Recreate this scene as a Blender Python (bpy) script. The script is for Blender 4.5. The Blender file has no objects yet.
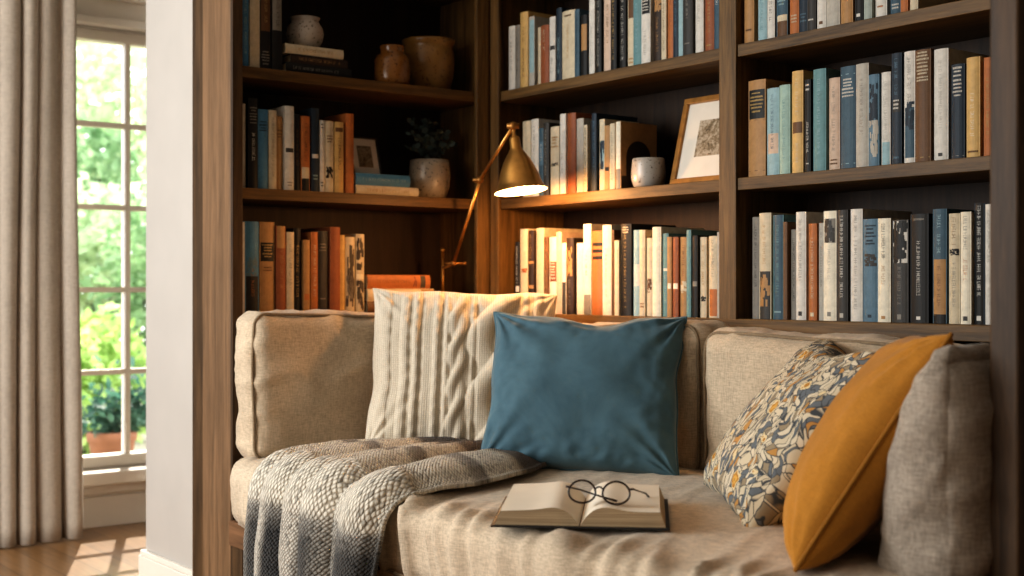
import bpy, bmesh, math, random
import numpy as np
from mathutils import Vector, Matrix, noise, Euler

random.seed(7)
SC = bpy.context.scene
COL = SC.collection
PI = math.pi

# ------------------------------------------------------------------ camera frame
TH = math.radians(52.3)
CS, SN = math.cos(TH), math.sin(TH)
CAM = Vector((3.157, -2.362, 0.90))
FPX = 1295.0

def on_y(px, ys):
    """point on the vertical plane y=ys seen in column px: (x, depth)"""
    s = (px - 512) / FPX
    d = (ys - CAM.y) / (s * SN + CS)
    return CAM.x + d * (s * CS - SN), d

def on_x(px, xs):
    s = (px - 512) / FPX
    d = (CAM.x - xs) / (SN - CS * s)
    return CAM.y + d * (s * SN + CS), d

def at(px, py, d):
    s = (px - 512) / FPX
    return Vector((CAM.x + d * (s * CS - SN), CAM.y + d * (s * SN + CS), CAM.z + (288 - py) / FPX * d))

def zof(py, d):
    return CAM.z + (288 - py) / FPX * d

# ------------------------------------------------------------------ materials
def s2l(c):
    return tuple((x / 12.92 if x <= 0.04045 else ((x + 0.055) / 1.055) ** 2.4) for x in c)

def hexc(h):
    h = h.lstrip('#')
    return s2l(tuple(int(h[i:i + 2], 16) / 255 for i in (0, 2, 4))) + (1.0,)

class NT:
    def __init__(s, name):
        s.m = bpy.data.materials.new(name)
        s.m.use_nodes = True
        s.t = s.m.node_tree
        s.t.nodes.clear()
        s.out = s.n('ShaderNodeOutputMaterial')
        s.b = s.n('ShaderNodeBsdfPrincipled')
        s.l(s.b, 0, s.out, 0)
    def n(s, typ, **kw):
        nd = s.t.nodes.new(typ)
        for k, v in kw.items():
            if k == 'inp':
                for a, b in v.items():
                    nd.inputs[a].default_value = b
            else:
                setattr(nd, k, v)
        return nd
    def l(s, a, ao, b, bi):
        s.t.links.new(a.outputs[ao], b.inputs[bi])
    def coord(s, kind='Object', scale=(1, 1, 1), rot=(0, 0, 0)):
        tc = s.n('ShaderNodeTexCoord')
        mp = s.n('ShaderNodeMapping')
        mp.inputs['Scale'].default_value = scale
        mp.inputs['Rotation'].default_value = rot
        s.l(tc, kind, mp, 0)
        return mp
    def noise(s, vec, scale, detail=4, rough=.55, dist=0):
        nd = s.n('ShaderNodeTexNoise', inp={'Scale': scale, 'Detail': detail, 'Roughness': rough, 'Distortion': dist})
        s.l(vec, 0, nd, 'Vector')
        return nd
    def ramp(s, src, so, stops, interp='LINEAR'):
        r = s.n('ShaderNodeValToRGB')
        r.color_ramp.interpolation = interp
        e = r.color_ramp.elements
        while len(e) < len(stops):
            e.new(0.5)
        for i, (p, c) in enumerate(stops):
            e[i].position = p
            e[i].color = c if len(c) == 4 else tuple(c) + (1,)
        s.l(src, so, r, 0)
        return r
    def mix(s, fac, a, b, blend='MIX'):
        m = s.n('ShaderNodeMix', data_type='RGBA', blend_type=blend)
        for idx, v in ((0, fac), (6, a), (7, b)):
            if isinstance(v, tuple) and len(v) == 2 and hasattr(v[0], 'outputs'):
                s.l(v[0], v[1], m, idx)
            else:
                m.inputs[idx].default_value = v
        return m
    def math(s, op, a, b=None):
        m = s.n('ShaderNodeMath', operation=op)
        for i, v in enumerate((a, b)):
            if v is None: continue
            if isinstance(v, tuple): s.l(v[0], v[1], m, i)
            else: m.inputs[i].default_value = v
        return m
    def bump(s, src, so, strength=.3, dist=.01):
        b = s.n('ShaderNodeBump', inp={'Strength': strength, 'Distance': dist})
        s.l(src, so, b, 'Height')
        s.l(b, 0, s.b, 'Normal')
        return b
    def set(s, **kw):
        for k, v in kw.items():
            s.b.inputs[k.replace('_', ' ')].default_value = v
        return s

def col(h, f):
    c = hexc(h)
    return (c[0] * f, c[1] * f, c[2] * f, 1)

def wood(name, base, axis='z', rough=.5, contrast=.45, grain=1.0):
    t = NT(name)
    sc = {'x': (1.6, 26, 26), 'y': (26, 1.6, 26), 'z': (26, 26, 1.6)}[axis]
    mp = t.coord('Object', sc)
    n1 = t.noise(mp, 1.3 * grain, 6, .62, .8)
    n2 = t.noise(mp, 7 * grain, 4, .7)
    add = t.math('ADD', (n1, 0), (t.math('MULTIPLY', (n2, 0), .45), 0))
    r = t.ramp(add, 0, [(.52, col(base, 1 - contrast)), (.72, col(base, 1)), (.90, col(base, 1 + contrast))])
    t.l(r, 0, t.b, 'Base Color')
    t.set(Roughness=rough)
    t.b.inputs['Specular IOR Level'].default_value = .28
    t.bump(add, 0, .25, .004)
    return t.m

def plain(name, h, rough=.6, var=.1, scale=30, bump=.0, metallic=0, spec=.5):
    t = NT(name)
    mp = t.coord('Object')
    n = t.noise(mp, scale, 4)
    r = t.ramp(n, 0, [(.3, col(h, 1 - var)), (.7, col(h, 1 + var))])
    t.l(r, 0, t.b, 'Base Color')
    t.set(Roughness=rough, Metallic=metallic)
    t.b.inputs['Specular IOR Level'].default_value = spec
    if bump:
        t.bump(n, 0, bump, .003)
    return t.m

def linen(name, h, var=.2, scale=1.0, slub=.25, bstr=.35, rough=.95):
    """woven linen: crossed stretched noises as threads, broad soft stains"""
    t = NT(name)
    a = t.noise(t.coord('Object', (60 * scale, 60 * scale, 420 * scale)), 1, 3, .6)
    b = t.noise(t.coord('Object', (420 * scale, 420 * scale, 50 * scale)), 1, 3, .6)
    c = t.noise(t.coord('Object'), 5, 3)
    th = t.math('ADD', (a, 0), (b, 0))
    r = t.ramp(t.math('MULTIPLY', (th, 0), .5), 0, [(.36, col(h, 1 - slub)), (.5, col(h, 1)), (.64, col(h, 1 + slub))])
    br = t.ramp(c, 0, [(.3, (1 - var,) * 3), (.7, (1 + var * .3,) * 3)])
    m = t.mix(1.0, (r, 0), (br, 0), 'MULTIPLY')
    t.l(m, 2, t.b, 'Base Color')
    t.set(Roughness=rough)
    t.b.inputs['Specular IOR Level'].default_value = .15
    t.b.inputs['Sheen Weight'].default_value = .15
    t.bump(th, 0, bstr, .002)
    return t.m

_bm = {}
PAL = {
 'cr': '#cdbb98', 'wh': '#d2cbbd', 'lg': '#b0a99a', 'gy': '#847d70', 'dg': '#3b3832', 'bk': '#1d1a17',
 'tn': '#b28047', 'ye': '#d3a75c', 'or': '#bd682b', 'ru': '#9c5129', 'br': '#6d4726', 'db': '#38261a',
 'bb': '#3f7aa0', 'bl': '#3a5869', 'sb': '#527488', 'nv': '#22323f', 'te': '#5f8d90', 'lb': '#8db0b5', 'pt': '#95b5a5',
 'pk': '#cfae93', 'go': '#b58f4c', 'pg': '#9ea79a', 'bd': '#8f4a2c', 'pa': '#e2d6bb', 'mk': '#4a4036',
}
def bmat(code):
    if code not in _bm:
        t = NT('book_' + code)
        h = PAL[code]
        rgb = [int(h[1 + 2 * i:3 + 2 * i], 16) for i in range(3)]; g = sum(rgb) / 3
        h = '#' + ''.join('%02x' % int(g + (v - g) * .80) for v in rgb)
        n = t.noise(t.coord('Object'), 45, 5, .7)
        n2 = t.noise(t.coord('Object', (260, 260, 260)), 1, 2)
        r = t.ramp(n, 0, [(.3, col(h, .78)), (.65, col(h, 1.06))])
        t.l(r, 0, t.b, 'Base Color')
        t.set(Roughness=.55)
        t.b.inputs['Specular IOR Level'].default_value = .3
        t.bump(n2, 0, .12, .001)
        _bm[code] = t.m
    return _bm[code]

M = {}
M['wood_z'] = wood('dark_oak_upright', '#5f4728', 'z', .5, .6)
M['wood_x'] = wood('dark_oak_shelf', '#5f4728', 'x', .5, .6)
M['wood_y'] = wood('dark_oak_shelf_side', '#583f20', 'y', .5, .6)
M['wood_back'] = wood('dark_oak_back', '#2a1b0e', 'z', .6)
M['oak_side_daylit'] = wood('dark_oak_side_daylit', '#725840', 'z', .4, .38)  # same dark-stained oak, with the daylight on this side put into its colour
M['oak_end'] = wood('dark_oak_end', '#463320', 'z', .5, .6)
M['bench'] = wood('bench_oak', '#6d4f37', 'x', .5)
M['page'] = plain('paper_edges', '#cdbd9d', .9, .12, 80)
M['wall'] = plain('white_plaster', '#b3aca4', .8, .03, 6, .03)
M['trim'] = plain('white_gloss_trim', '#e4dcd0', .45, .03, 8)
M['ceil'] = plain('ceiling_white', '#e6e0d6', .9, .02, 6)
M['linen'] = linen('oatmeal_linen', '#c4b198')
M['linen_seat'] = linen('oatmeal_linen_seat', '#cbb9a1')
M['linen_grey'] = linen('grey_linen', '#a89c8e', .22, .8, .32)
M['linen_seam'] = linen('linen_piping', '#8f7c64')
M['curtain'] = linen('curtain_linen', '#b5a899', .1, .7, .15, .3)
M['brass'] = plain('aged_brass', '#cf9a54', .33, .2, 22, .05, metallic=.9)
M['brass_dk'] = plain('dark_brass', '#9a6a34', .42, .25, 22, .05, metallic=.75)

def mk_velvet(name, h, h2):
    t = NT(name)
    n = t.noise(t.coord('Object'), 7, 5, .6, .6)
    r = t.ramp(n, 0, [(.3, hexc(h2)), (.68, hexc(h))])
    t.l(r, 0, t.b, 'Base Color')
    t.set(Roughness=.85)
    t.b.inputs['Sheen Weight'].default_value = .8
    t.b.inputs['Sheen Roughness'].default_value = .35
    t.b.inputs['Sheen Tint'].default_value = hexc('#cfc9bb')
    t.b.inputs['Specular IOR Level'].default_value = .2
    f = t.noise(t.coord('Object'), 260, 2)
    t.bump(f, 0, .15, .002)
    return t.m
M['velvet'] = mk_velvet('blue_velvet', '#5a7884', '#455f6b')
M['mustard'] = linen('mustard_cotton', '#b98034', .18, 1.4, .12, .25)
M['mustard_seam'] = linen('mustard_piping', '#9c6a28', .15, 1.4, .12, .25)

def mk_knit():
    t = NT('cream_wool_knit')
    tc = t.coord('UV', (1, 1, 1))
    w = t.n('ShaderNodeTexWave', wave_type='BANDS', bands_direction='X', inp={'Scale': 26, 'Distortion': 1.2, 'Detail': 1})
    t.l(tc, 0, w, 0)
    w2 = t.n('ShaderNodeTexWave', wave_type='BANDS', bands_direction='Y', inp={'Scale': 30, 'Distortion': 2.5, 'Detail': 1})
    t.l(tc, 0, w2, 0)
    h = t.math('MULTIPLY', (w, 1), (w2, 1))
    n = t.noise(t.coord('Object'), 120, 3)
    hh = t.math('ADD', (h, 0), (t.math('MULTIPLY', (n, 0), .6), 0))
    r = t.ramp(hh, 0, [(.1, col('#cdbda4', .78)), (.8, col('#ded2be', 1.0))])
    t.l(r, 0, t.b, 'Base Color')
    t.set(Roughness=1)
    t.b.inputs['Specular IOR Level'].default_value = .1
    t.b.inputs['Sheen Weight'].default_value = .3
    t.bump(hh, 0, .4, .003)
    return t.m
M['knit'] = mk_knit()

def mk_floral():
    t = NT('floral_print')
    uv = t.coord('UV', (1, 1, 1))
    dn = t.noise(uv, 5, 2)
    vm = t.n('ShaderNodeVectorMath', operation='MULTIPLY_ADD')
    t.l(dn, 1, vm, 0); vm.inputs[1].default_value = (.22, .22, 0); t.l(uv, 0, vm, 2)
    # leaves: stretched, swirled cells
    v2 = t.n('ShaderNodeTexVoronoi', feature='F1', inp={'Scale': 27, 'Randomness': 1})
    mp2 = t.n('ShaderNodeMapping'); mp2.inputs['Scale'].default_value = (1.5, .75, 1); mp2.inputs['Rotation'].default_value = (0, 0, .7)
    t.l(vm, 0, mp2, 0); t.l(mp2, 0, v2, 'Vector')
    e2 = t.n('ShaderNodeTexVoronoi', feature='DISTANCE_TO_EDGE', inp={'Scale': 27, 'Randomness': 1})
    t.l(mp2, 0, e2, 'Vector')
    sep = t.n('ShaderNodeSeparateColor'); t.l(v2, 1, sep, 0)
    leafc = t.ramp(sep, 0, [(0, hexc('#cdbfa4')), (.38, hexc('#6b7074')), (.56, hexc('#d4c7ae')), (.80, hexc('#978870')), (.9, hexc('#b98a50'))], 'CONSTANT')
    edge = t.ramp(e2, 0, [(.03, (0, 0, 0)), (.07, (1, 1, 1))])
    c1 = t.mix((edge, 0), hexc('#4a4d50'), (leafc, 0))
    # flowers
    v1 = t.n('ShaderNodeTexVoronoi', feature='F1', inp={'Scale': 7.5, 'Randomness': .85})
    t.l(uv, 0, v1, 'Vector')
    pet = t.n('ShaderNodeTexVoronoi', feature='F1', inp={'Scale': 40}); t.l(uv, 0, pet, 'Vector')
    dd = t.math('ADD', (v1, 0), (t.math('MULTIPLY', (pet, 0), .16), 0))
    fc = t.ramp(dd, 0, [(0, hexc('#6b5230')), (.13, hexc('#cfa052')), (.24, hexc('#b07c36')), (.33, hexc('#d8c49a')), (.40, hexc('#4a4d50'))], 'CONSTANT')
    sp = t.n('ShaderNodeSeparateColor'); t.l(v1, 1, sp, 0)
    sel = t.math('GREATER_THAN', (sp, 0), .45)
    ins = t.math('LESS_THAN', (dd, 0), .42)
    msk = t.math('MULTIPLY', (sel, 0), (ins, 0))
    c2 = t.mix((msk, 0), (c1, 2), (fc, 0))
    t.l(c2, 2, t.b, 'Base Color')
    t.set(Roughness=.9)
    t.b.inputs['Specular IOR Level'].default_value = .15
    f = t.noise(t.coord('Object'), 300, 2)
    t.bump(f, 0, .25, .002)
    return t.m
M['floral'] = mk_floral()

def mk_throw():
    t = NT('woven_throw')
    uv = t.coord('UV', (1, 1, 1))
    sep = t.n('ShaderNodeSeparateXYZ'); t.l(uv, 0, sep, 0)
    cre, gr, dk = hexc('#e6dece'), hexc('#8f8b84'), hexc('#3b3b3b')
    nz = t.noise(uv, 6, 3)
    vv = t.math('ADD', (sep, 1), (t.math('MULTIPLY', (t.math('SUBTRACT', (nz, 0), .5), 0), .03), 0))
    br = hexc('#4d4034')
    band = t.ramp(vv, 0, [(0, br), (.05, hexc('#8b7a64')), (.10, br), (.20, hexc('#5a4c3e')), (.225, hexc('#c9b99f')), (.25, cre), (.35, cre),
                          (.365, hexc('#8a8175')), (.40, hexc('#a79e90')), (.42, cre), (.645, cre), (.66, gr), (.70, dk), (.80, dk), (.83, gr), (.86, dk), (.97, dk), (1, cre)])
    # lengthwise lighter and darker columns
    cols = t.ramp(sep, 0, [(0, (1, 1, 1)), (.05, (.5,) * 3), (.09, (.05,) * 3), (.16, (.05,) * 3), (.19, (1,) * 3), (.25, (1,) * 3), (.29, (.0,) * 3), (.38, (.0,) * 3), (.42, (.8,) * 3),
                           (.50, (.9,) * 3), (.54, (.1,) * 3), (.62, (.05,) * 3), (.68, (.5,) * 3), (.73, (.35,) * 3), (.77, (.0,) * 3), (.93, (.05,) * 3), (.97, (.0,) * 3), (1, (.1,) * 3)])
    lowm = t.ramp(sep, 1, [(.62, (0, 0, 0)), (.66, (1, 1, 1))])
    fac = t.math('MULTIPLY', (t.math('MULTIPLY', (cols, 0), .92), 0), (lowm, 0))
    c = t.mix((fac, 0), (band, 0), hexc('#d8d0c2'))
    # chunky basket weave: offset rows of rounded stitches
    n3 = t.noise(uv, 45, 2)
    vm = t.n('ShaderNodeVectorMath', operation='MULTIPLY_ADD')
    t.l(n3, 1, vm, 0); vm.inputs[1].default_value = (.004, .004, 0); t.l(uv, 0, vm, 2)
    mp = t.n('ShaderNodeMapping'); mp.inputs['Scale'].default_value = (105, 160, 1); mp.inputs['Rotation'].default_value = (0, 0, .785)
    t.l(vm, 0, mp, 0)
    vo = t.n('ShaderNodeTexVoronoi', feature='F1', inp={'Scale': 1.0, 'Randomness': .28})
    t.l(mp, 0, vo, 'Vector')
    vs = t.n('ShaderNodeSeparateColor'); t.l(vo, 1, vs, 0)
    n4 = t.noise(uv, 120, 2)
    sel = t.ramp(vo, 0, [(.25, (1, 1, 1)), (.62, (0, 0, 0))])
    dkc = t.mix(1.0, (c, 2), (.52, .49, .46, 1), 'MULTIPLY')
    c3 = t.mix((sel, 0), (dkc, 2), (c, 2))
    flk = t.ramp(vs, 0, [(0, (.5,) * 3), (.22, (.95,) * 3), (1, (1.12,) * 3)])
    c3 = t.mix(1.0, (c3, 2), (flk, 0), 'MULTIPLY')
    t.l(c3, 2, t.b, 'Base Color')
    t.set(Roughness=1)
    t.b.inputs['Specular IOR Level'].default_value = .1
    t.b.inputs['Sheen Weight'].default_value = .25
    t.bump(sel, 0, .8, .004)
    return t.m
M['throw'] = mk_throw()

def mk_pottery(name, h, h2, speck, rough=.35, scale=60):
    t = NT(name)
    n = t.noise(t.coord('Object'), 9, 4)
    sp = t.noise(t.coord('Object'), scale * 2.2, 2, .5)
    base = t.ramp(n, 0, [(.35, hexc(h)), (.7, hexc(h2))])
    m = t.ramp(sp, 0, [(.60, (0, 0, 0)), (.68, (1, 1, 1))])
    c = t.mix((m, 0), (base, 0), hexc(speck))
    t.l(c, 2, t.b, 'Base Color')
    t.set(Roughness=rough)
    t.bump(n, 0, .1, .004)
    return t.m
M['pot_white'] = mk_pottery('pale_speckled_glaze', '#a3978a', '#b9ada0', '#5d544a', .6)
M['pot_brown'] = mk_pottery('brown_salt_glaze', '#71491f', '#8d6030', '#4a2a10', .22)
M['pot_tan'] = mk_pottery('tan_glaze', '#785628', '#94703d', '#5a3516', .3)
M['pot_speck'] = mk_pottery('speckled_stoneware', '#8d7f6e', '#a89a86', '#4a4036', .3)
M['cup'] = mk_pottery('grey_stoneware', '#a19a90', '#b3aca2', '#6e675e', .3)
M['leaf_dark'] = plain('dusky_leaf', '#2b3a36', .55, .3, 30)
M['stem'] = plain('plant_stem', '#2a2a1e', .7, .2)
M['frame_gold'] = plain('gilt_wood', '#a4743a', .35, .25, 40, .1, metallic=.35)
M['frame_dark'] = plain('dark_frame_wood', '#241a12', .4, .2)
M['mat_board'] = plain('mat_board', '#d8d0c2', .9, .03)

def mk_sketch(name, paper='#a99c88'):
    t = NT(name)
    n = t.noise(t.coord('Object'), 26, 6, .7, 1.2)
    n2 = t.noise(t.coord('Object'), 70, 4, .7, 1.5)
    s = t.math('MULTIPLY', (n, 0), (n2, 0))
    r = t.ramp(s, 0, [(.14, hexc('#3c352c')), (.22, hexc('#7b6a50')), (.30, hexc(paper)), (.42, hexc('#b9ae9c'))])
    t.l(r, 0, t.b, 'Base Color')
    t.set(Roughness=.85)
    return t.m
M['sketch'] = mk_sketch('pencil_drawing')

def mk_glass(name, tint=(1, 1, 1, 1)):
    t = NT(name)
    t.t.nodes.remove(t.b)
    tr = t.n('ShaderNodeBsdfTransparent'); tr.inputs[0].default_value = tint
    gl = t.n('ShaderNodeBsdfGlossy', inp={'Roughness': .02})
    fr = t.n('ShaderNodeFresnel', inp={'IOR': 1.35})
    mx = t.n('ShaderNodeMixShader')
    t.l(fr, 0, mx, 0); t.l(tr, 0, mx, 1); t.l(gl, 0, mx, 2); t.l(mx, 0, t.out, 0)
    return t.m
M['glass'] = mk_glass('clear_glass')
M['tortoise'] = plain('dark_tortoiseshell', '#2a1a10', .2, .5, 120)
M['bookblack'] = plain('black_book_board', '#1f1e1f', .5, .15)
M['paper'] = plain('cream_paper', '#e9dfcd', .9, .03, 12)

def mk_pageedge():
    t = NT('page_edges')
    w = t.noise(t.coord('Object', (6, 6, 900)), 1, 2)
    r = t.ramp(w, 0, [(.3, hexc('#8f7a5e')), (.7, hexc('#c9b595'))])
    t.l(r, 0, t.b, 'Base Color'); t.set(Roughness=.9)
    t.bump(w, 0, .3, .001)
    return t.m
M['pageedge'] = mk_pageedge()

def mk_emit(name, c, s):
    t = NT(name)
    t.b.inputs['Emission Color'].default_value = c
    t.b.inputs['Emission Strength'].default_value = s
    t.set(Base_Color=(1, 1, 1, 1))
    return t.m
M['bulb'] = mk_emit('lit_bulb', (1, .78, .45, 1), 25)
M['shade_in'] = plain('shade_inner_white', '#f6ead4', .5, .02)

def mk_leaf(name, h, h2):
    t = NT(name)
    oi = t.noise(t.coord('Object'), 3, 3)
    r = t.ramp(oi, 0, [(.35, hexc(h)), (.65, hexc(h2))])
    t.l(r, 0, t.b, 'Base Color')
    t.set(Roughness=.6)
    tl = t.n('ShaderNodeBsdfTranslucent'); t.l(r, 0, tl, 0)
    mx = t.n('ShaderNodeMixShader', inp={0: .5})
    t.l(t.b, 0, mx, 1); t.l(tl, 0, mx, 2); t.l(mx, 0, t.out, 0)
    return t.m
M['leaf_a'] = mk_leaf('fresh_green_leaf', '#8fb25e', '#bdd588')
M['leaf_b'] = mk_leaf('deep_green_leaf', '#62875a', '#93b083')
M['leaf_c'] = mk_leaf('pale_green_leaf', '#a5bc94', '#cfdcb8')
M['leaf_d'] = mk_leaf('blue_green_leaf', '#2f5548', '#587d68')
M['terracotta'] = plain('terracotta', '#8a5f48', .85, .15, 14, .15)
M['soil'] = plain('garden_ground', '#9a917c', .95, .2, 3)

def mk_floor():
    t = NT('oak_floor')
    mp = t.coord('Object', (1, 1, 1), (0, 0, math.radians(0)))
    br = t.n('ShaderNodeTexBrick', offset=.37, inp={'Scale': 1, 'Mortar Size': .0015, 'Brick Width': 1.3, 'Row Height': .11,
             'Color1': hexc('#9a744e'), 'Color2': hexc('#83603c'), 'Mortar': hexc('#4a2f1a')})
    t.l(mp, 0, br, 0)
    g = t.noise(t.coord('Object', (3, 40, 1)), 1.5, 5, .6, .6)
    r = t.ramp(g, 0, [(.3, (.72,) * 3), (.7, (1.1,) * 3)])
    c = t.mix(1.0, (br, 0), (r, 0), 'MULTIPLY')
    t.l(c, 2, t.b, 'Base Color')
    t.set(Roughness=.28)
    t.bump(br, 1, -.1, .002)
    return t.m
M['floor'] = mk_floor()

# ------------------------------------------------------------------ mesh helpers
def new_obj(name, verts, faces, mats, parent=None, smooth=False, midx=None, uvs=None):
    me = bpy.data.meshes.new(name)
    me.from_pydata([tuple(v) for v in verts], [], faces)
    if not isinstance(mats, (list, tuple)): mats = [mats]
    for m in mats: me.materials.append(m)
    if midx is not None:
        me.polygons.foreach_set('material_index', midx)
    if smooth:
        me.polygons.foreach_set('use_smooth', [True] * len(me.polygons))
    if uvs is not None:
        lay = me.uv_layers.new(name='UVMap')
        li = np.zeros(len(me.loops), dtype=np.int32)
        me.loops.foreach_get('vertex_index', li)
        lay.data.foreach_set('uv', np.asarray(uvs, dtype=np.float32)[li].ravel())
    me.update()
    o = bpy.data.objects.new(name, me)
    COL.objects.link(o)
    if parent: o.parent = parent
    return o

class MB:
    def __init__(s):
        s.v, s.f, s.mi = [], [], []
    def box(s, x0, x1, y0, y1, z0, z1, mi=0, mat=None):
        b = len(s.v)
        P = [(x0, y0, z0), (x1, y0, z0), (x1, y1, z0), (x0, y1, z0), (x0, y0, z1), (x1, y0, z1), (x1, y1, z1), (x0, y1, z1)]
        if mat is not None: P = [tuple(mat @ Vector(p)) for p in P]
        s.v += P
        for q in ((0, 3, 2, 1), (4, 5, 6, 7), (0, 1, 5, 4), (1, 2, 6, 5), (2, 3, 7, 6), (3, 0, 4, 7)):
            s.f.append(tuple(b + i for i in q)); s.mi.append(mi)
        return s
    def quad(s, a, b, c, d, mi=0):
        k = len(s.v); s.v += [a, b, c, d]; s.f.append((k, k + 1, k + 2, k + 3)); s.mi.append(mi)
    def lathe(s, prof, c=(0, 0, 0), n=40, mi=0, R=None):
        b = len(s.v)
        for (r, z) in prof:
            for i in range(n):
                a = 2 * PI * i / n
                p = Vector((r * math.cos(a), r * math.sin(a), z))
                if R is not None: p = R @ p
                s.v.append((c[0] + p.x, c[1] + p.y, c[2] + p.z))
        for j in range(len(prof) - 1):
            for i in range(n):
                i2 = (i + 1) % n
                s.f.append((b + j * n + i, b + j * n + i2, b + (j + 1) * n + i2, b + (j + 1) * n + i)); s.mi.append(mi)
        return s
    def tube(s, pts, r, n=8, closed=False, mi=0, caps=True):
        pts = [Vector(p) for p in pts]
        b = len(s.v); N = len(pts)
        rr = r if isinstance(r, (list, tuple)) else [r] * N
        up = None
        for i, p in enumerate(pts):
            if closed: tg = pts[(i + 1) % N] - pts[i - 1]
            else: tg = pts[min(i + 1, N - 1)] - pts[max(i - 1, 0)]
            tg.normalize()
            if up is None:
                up = Vector((0, 0, 1)) if abs(tg.z) < .9 else Vector((1, 0, 0))
            sx = tg.cross(up)
            if sx.length < 1e-6: sx = tg.orthogonal()
            sx.normalize(); up = sx.cross(tg).normalized()
            for k in range(n):
                a = 2 * PI * k / n
                s.v.append(tuple(p + (sx * math.cos(a) + up * math.sin(a)) * rr[i]))
        for i in range(N if closed else N - 1):
            j = (i + 1) % N
            for k in range(n):
                k2 = (k + 1) % n
                s.f.append((b + i * n + k, b + i * n + k2, b + j * n + k2, b + j * n + k)); s.mi.append(mi)
        if not closed and caps:
            s.f.append(tuple(b + k for k in range(n - 1, -1, -1))); s.mi.append(mi)
            s.f.append(tuple(b + (N - 1) * n + k for k in range(n))); s.mi.append(mi)
        return s
    def sphere(s, c, r, n=16, m=10, mi=0, sc=(1, 1, 1)):
        prof = [(max(1e-5, math.sin(PI * j / m)) * r, -math.cos(PI * j / m) * r) for j in range(m + 1)]
        R = Matrix.Diagonal(Vector(sc))
        return s.lathe(prof, c, n, mi, R)
    def obj(s, name, mats, parent=None, smooth=False, bevel=0):
        o = new_obj(name, s.v, s.f, mats, parent, smooth, s.mi)
        if bevel:
            m = o.modifiers.new('bevel', 'BEVEL'); m.width = bevel; m.segments = 2; m.limit_method = 'ANGLE'
        return o

def autosmooth(o, ang=40):
    me = o.data
    me.polygons.foreach_set('use_smooth', [True] * len(me.polygons))
    me.set_sharp_from_angle(angle=math.radians(ang))
    return o

def empty(name, loc=(0, 0, 0)):
    o = bpy.data.objects.new(name, None)
    o.empty_display_size = .05
    o.location = loc
    COL.objects.link(o)
    return o

def tag(o, label, cat, group=None):
    o['label'] = label; o['category'] = cat
    if group: o['group'] = group
    return o

def structure(o):
    o['kind'] = 'structure'
    return o

# ------------------------------------------------------------------ room shell
CEIL = 2.62
def boxes(name, lst, mat, bevel=0, parent=None):
    mb = MB()
    for b in lst: mb.box(*b)
    return mb.obj(name, mat, parent, False, bevel)

structure(boxes('floor', [(-1.80, 5.0, -5.0, .60, -.06, 0)], M['floor']))
structure(boxes('ceiling', [(-1.80, 5.0, -5.0, .60, CEIL, CEIL + .06)], M['ceil']))
WX = -1.66
WY0, WY1, WZ0, WZ1 = -1.50, .08, .22, 1.88
structure(boxes('wall_left', [(WX - .14, WX, -5, WY0, 0, CEIL), (WX - .14, WX, WY1, .6, 0, CEIL),
                              (WX - .14, WX, WY0, WY1, 0, WZ0), (WX - .14, WX, WY0, WY1, WZ1, CEIL)], M['wall']))
structure(boxes('wall_back', [(-1.66, 5.0, .30, .60, 0, CEIL)], M['wall']))
structure(boxes('wall_jamb', [(-.70, -.285, -.81, .30, 0, CEIL)], M['wall']))
structure(boxes('wall_right', [(5.0, 5.1, -5, .6, 0, CEIL)], M['wall']))
structure(boxes('wall_front', [(-1.8, 5.1, -5.1, -5.0, 0, CEIL)], M['wall']))
# jamb baseboard and corner bead
structure(boxes('baseboard_jamb', [(-.718, -.285, -.828, -.81, 0, .075), (-.714, -.285, -.824, -.81, .075, .092),
                                   (-.718, -.70, -.81, .30, 0, .075), (-.714, -.70, -.81, .30, .075, .092)], M['trim'], .003))
structure(boxes('trim_1', [(-.31, -.285, -.822, -.81, .092, CEIL)], M['trim'], .004))
# window head casing, sill, apron, baseboard
structure(boxes('trim_2', [(WX, WX + .05, WY0 - .08, WY1 + .08, 1.885, 1.915), (WX, WX + .03, WY0 - .1, WY1 + .1, 1.915, 1.985),
                           (WX, WX + .06, WY0 - .12, WY1 + .12, 1.985, 2.01), (WX, WX + .085, WY0 - .13, WY1 + .13, 2.01, 2.035),
                           (WX, WX + .022, WY0 - .09, WY0, .22, 1.885), (WX, WX + .022, WY1, WY1 + .09, .22, 1.885)], M['trim'], .004))
structure(boxes('trim_3', [(WX - .03, WX + .075, WY0 - .11, WY1 + .11, .165, .215), (WX, WX + .03, WY0 - .09, WY1 + .09, .125, .165)], M['trim'], .006))
structure(boxes('baseboard_left', [(WX, WX + .016, -5, .3, 0, .115), (WX, WX + .010, -5, .3, .115, .130)], M['trim'], .003))
# sash window
win = structure(empty('window_1', (WX, (WY0 + WY1) / 2, WZ0)))
iw = Matrix.Translation(-win.location)
def wbox(name, lst, mat, bevel=.003):
    mb = MB()
    for b in lst: mb.box(*b, mat=iw)
    return mb.obj(name, mat, win, False, bevel)
GX0, GX1 = WX - .085, WX - .045
ZB, ZT = .262, 1.840
wbox('window_frame', [(GX0 - .01, GX1 + .02, WY0, WY1, WZ0, ZB), (GX0 - .01, GX1 + .02, WY0, WY1, ZT, WZ1),
                      (GX0 - .01, GX1 + .02, WY0, WY0 + .045, ZB, ZT), (GX0 - .01, GX1 + .02, WY1 - .045, WY1, ZB, ZT)], M['trim'])
MY = [-1.258, -.998, -.738, -.478, -.218]
ROWZ = [ZB + (ZT - ZB) * k / 5 for k in range(6)]
mb = []
for y in MY: mb.append((GX0, GX1, y - .010, y + .010, ZB, ZT))
for z in ROWZ[1:-1]: mb.append((GX0 + .003, GX1 - .003, WY0 + .045, WY1 - .045, z - .010, z + .010))
wbox('glazing_bars', mb, M['trim'], 0)
ys = [WY0 + .045] + MY + [WY1 - .045]
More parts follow.
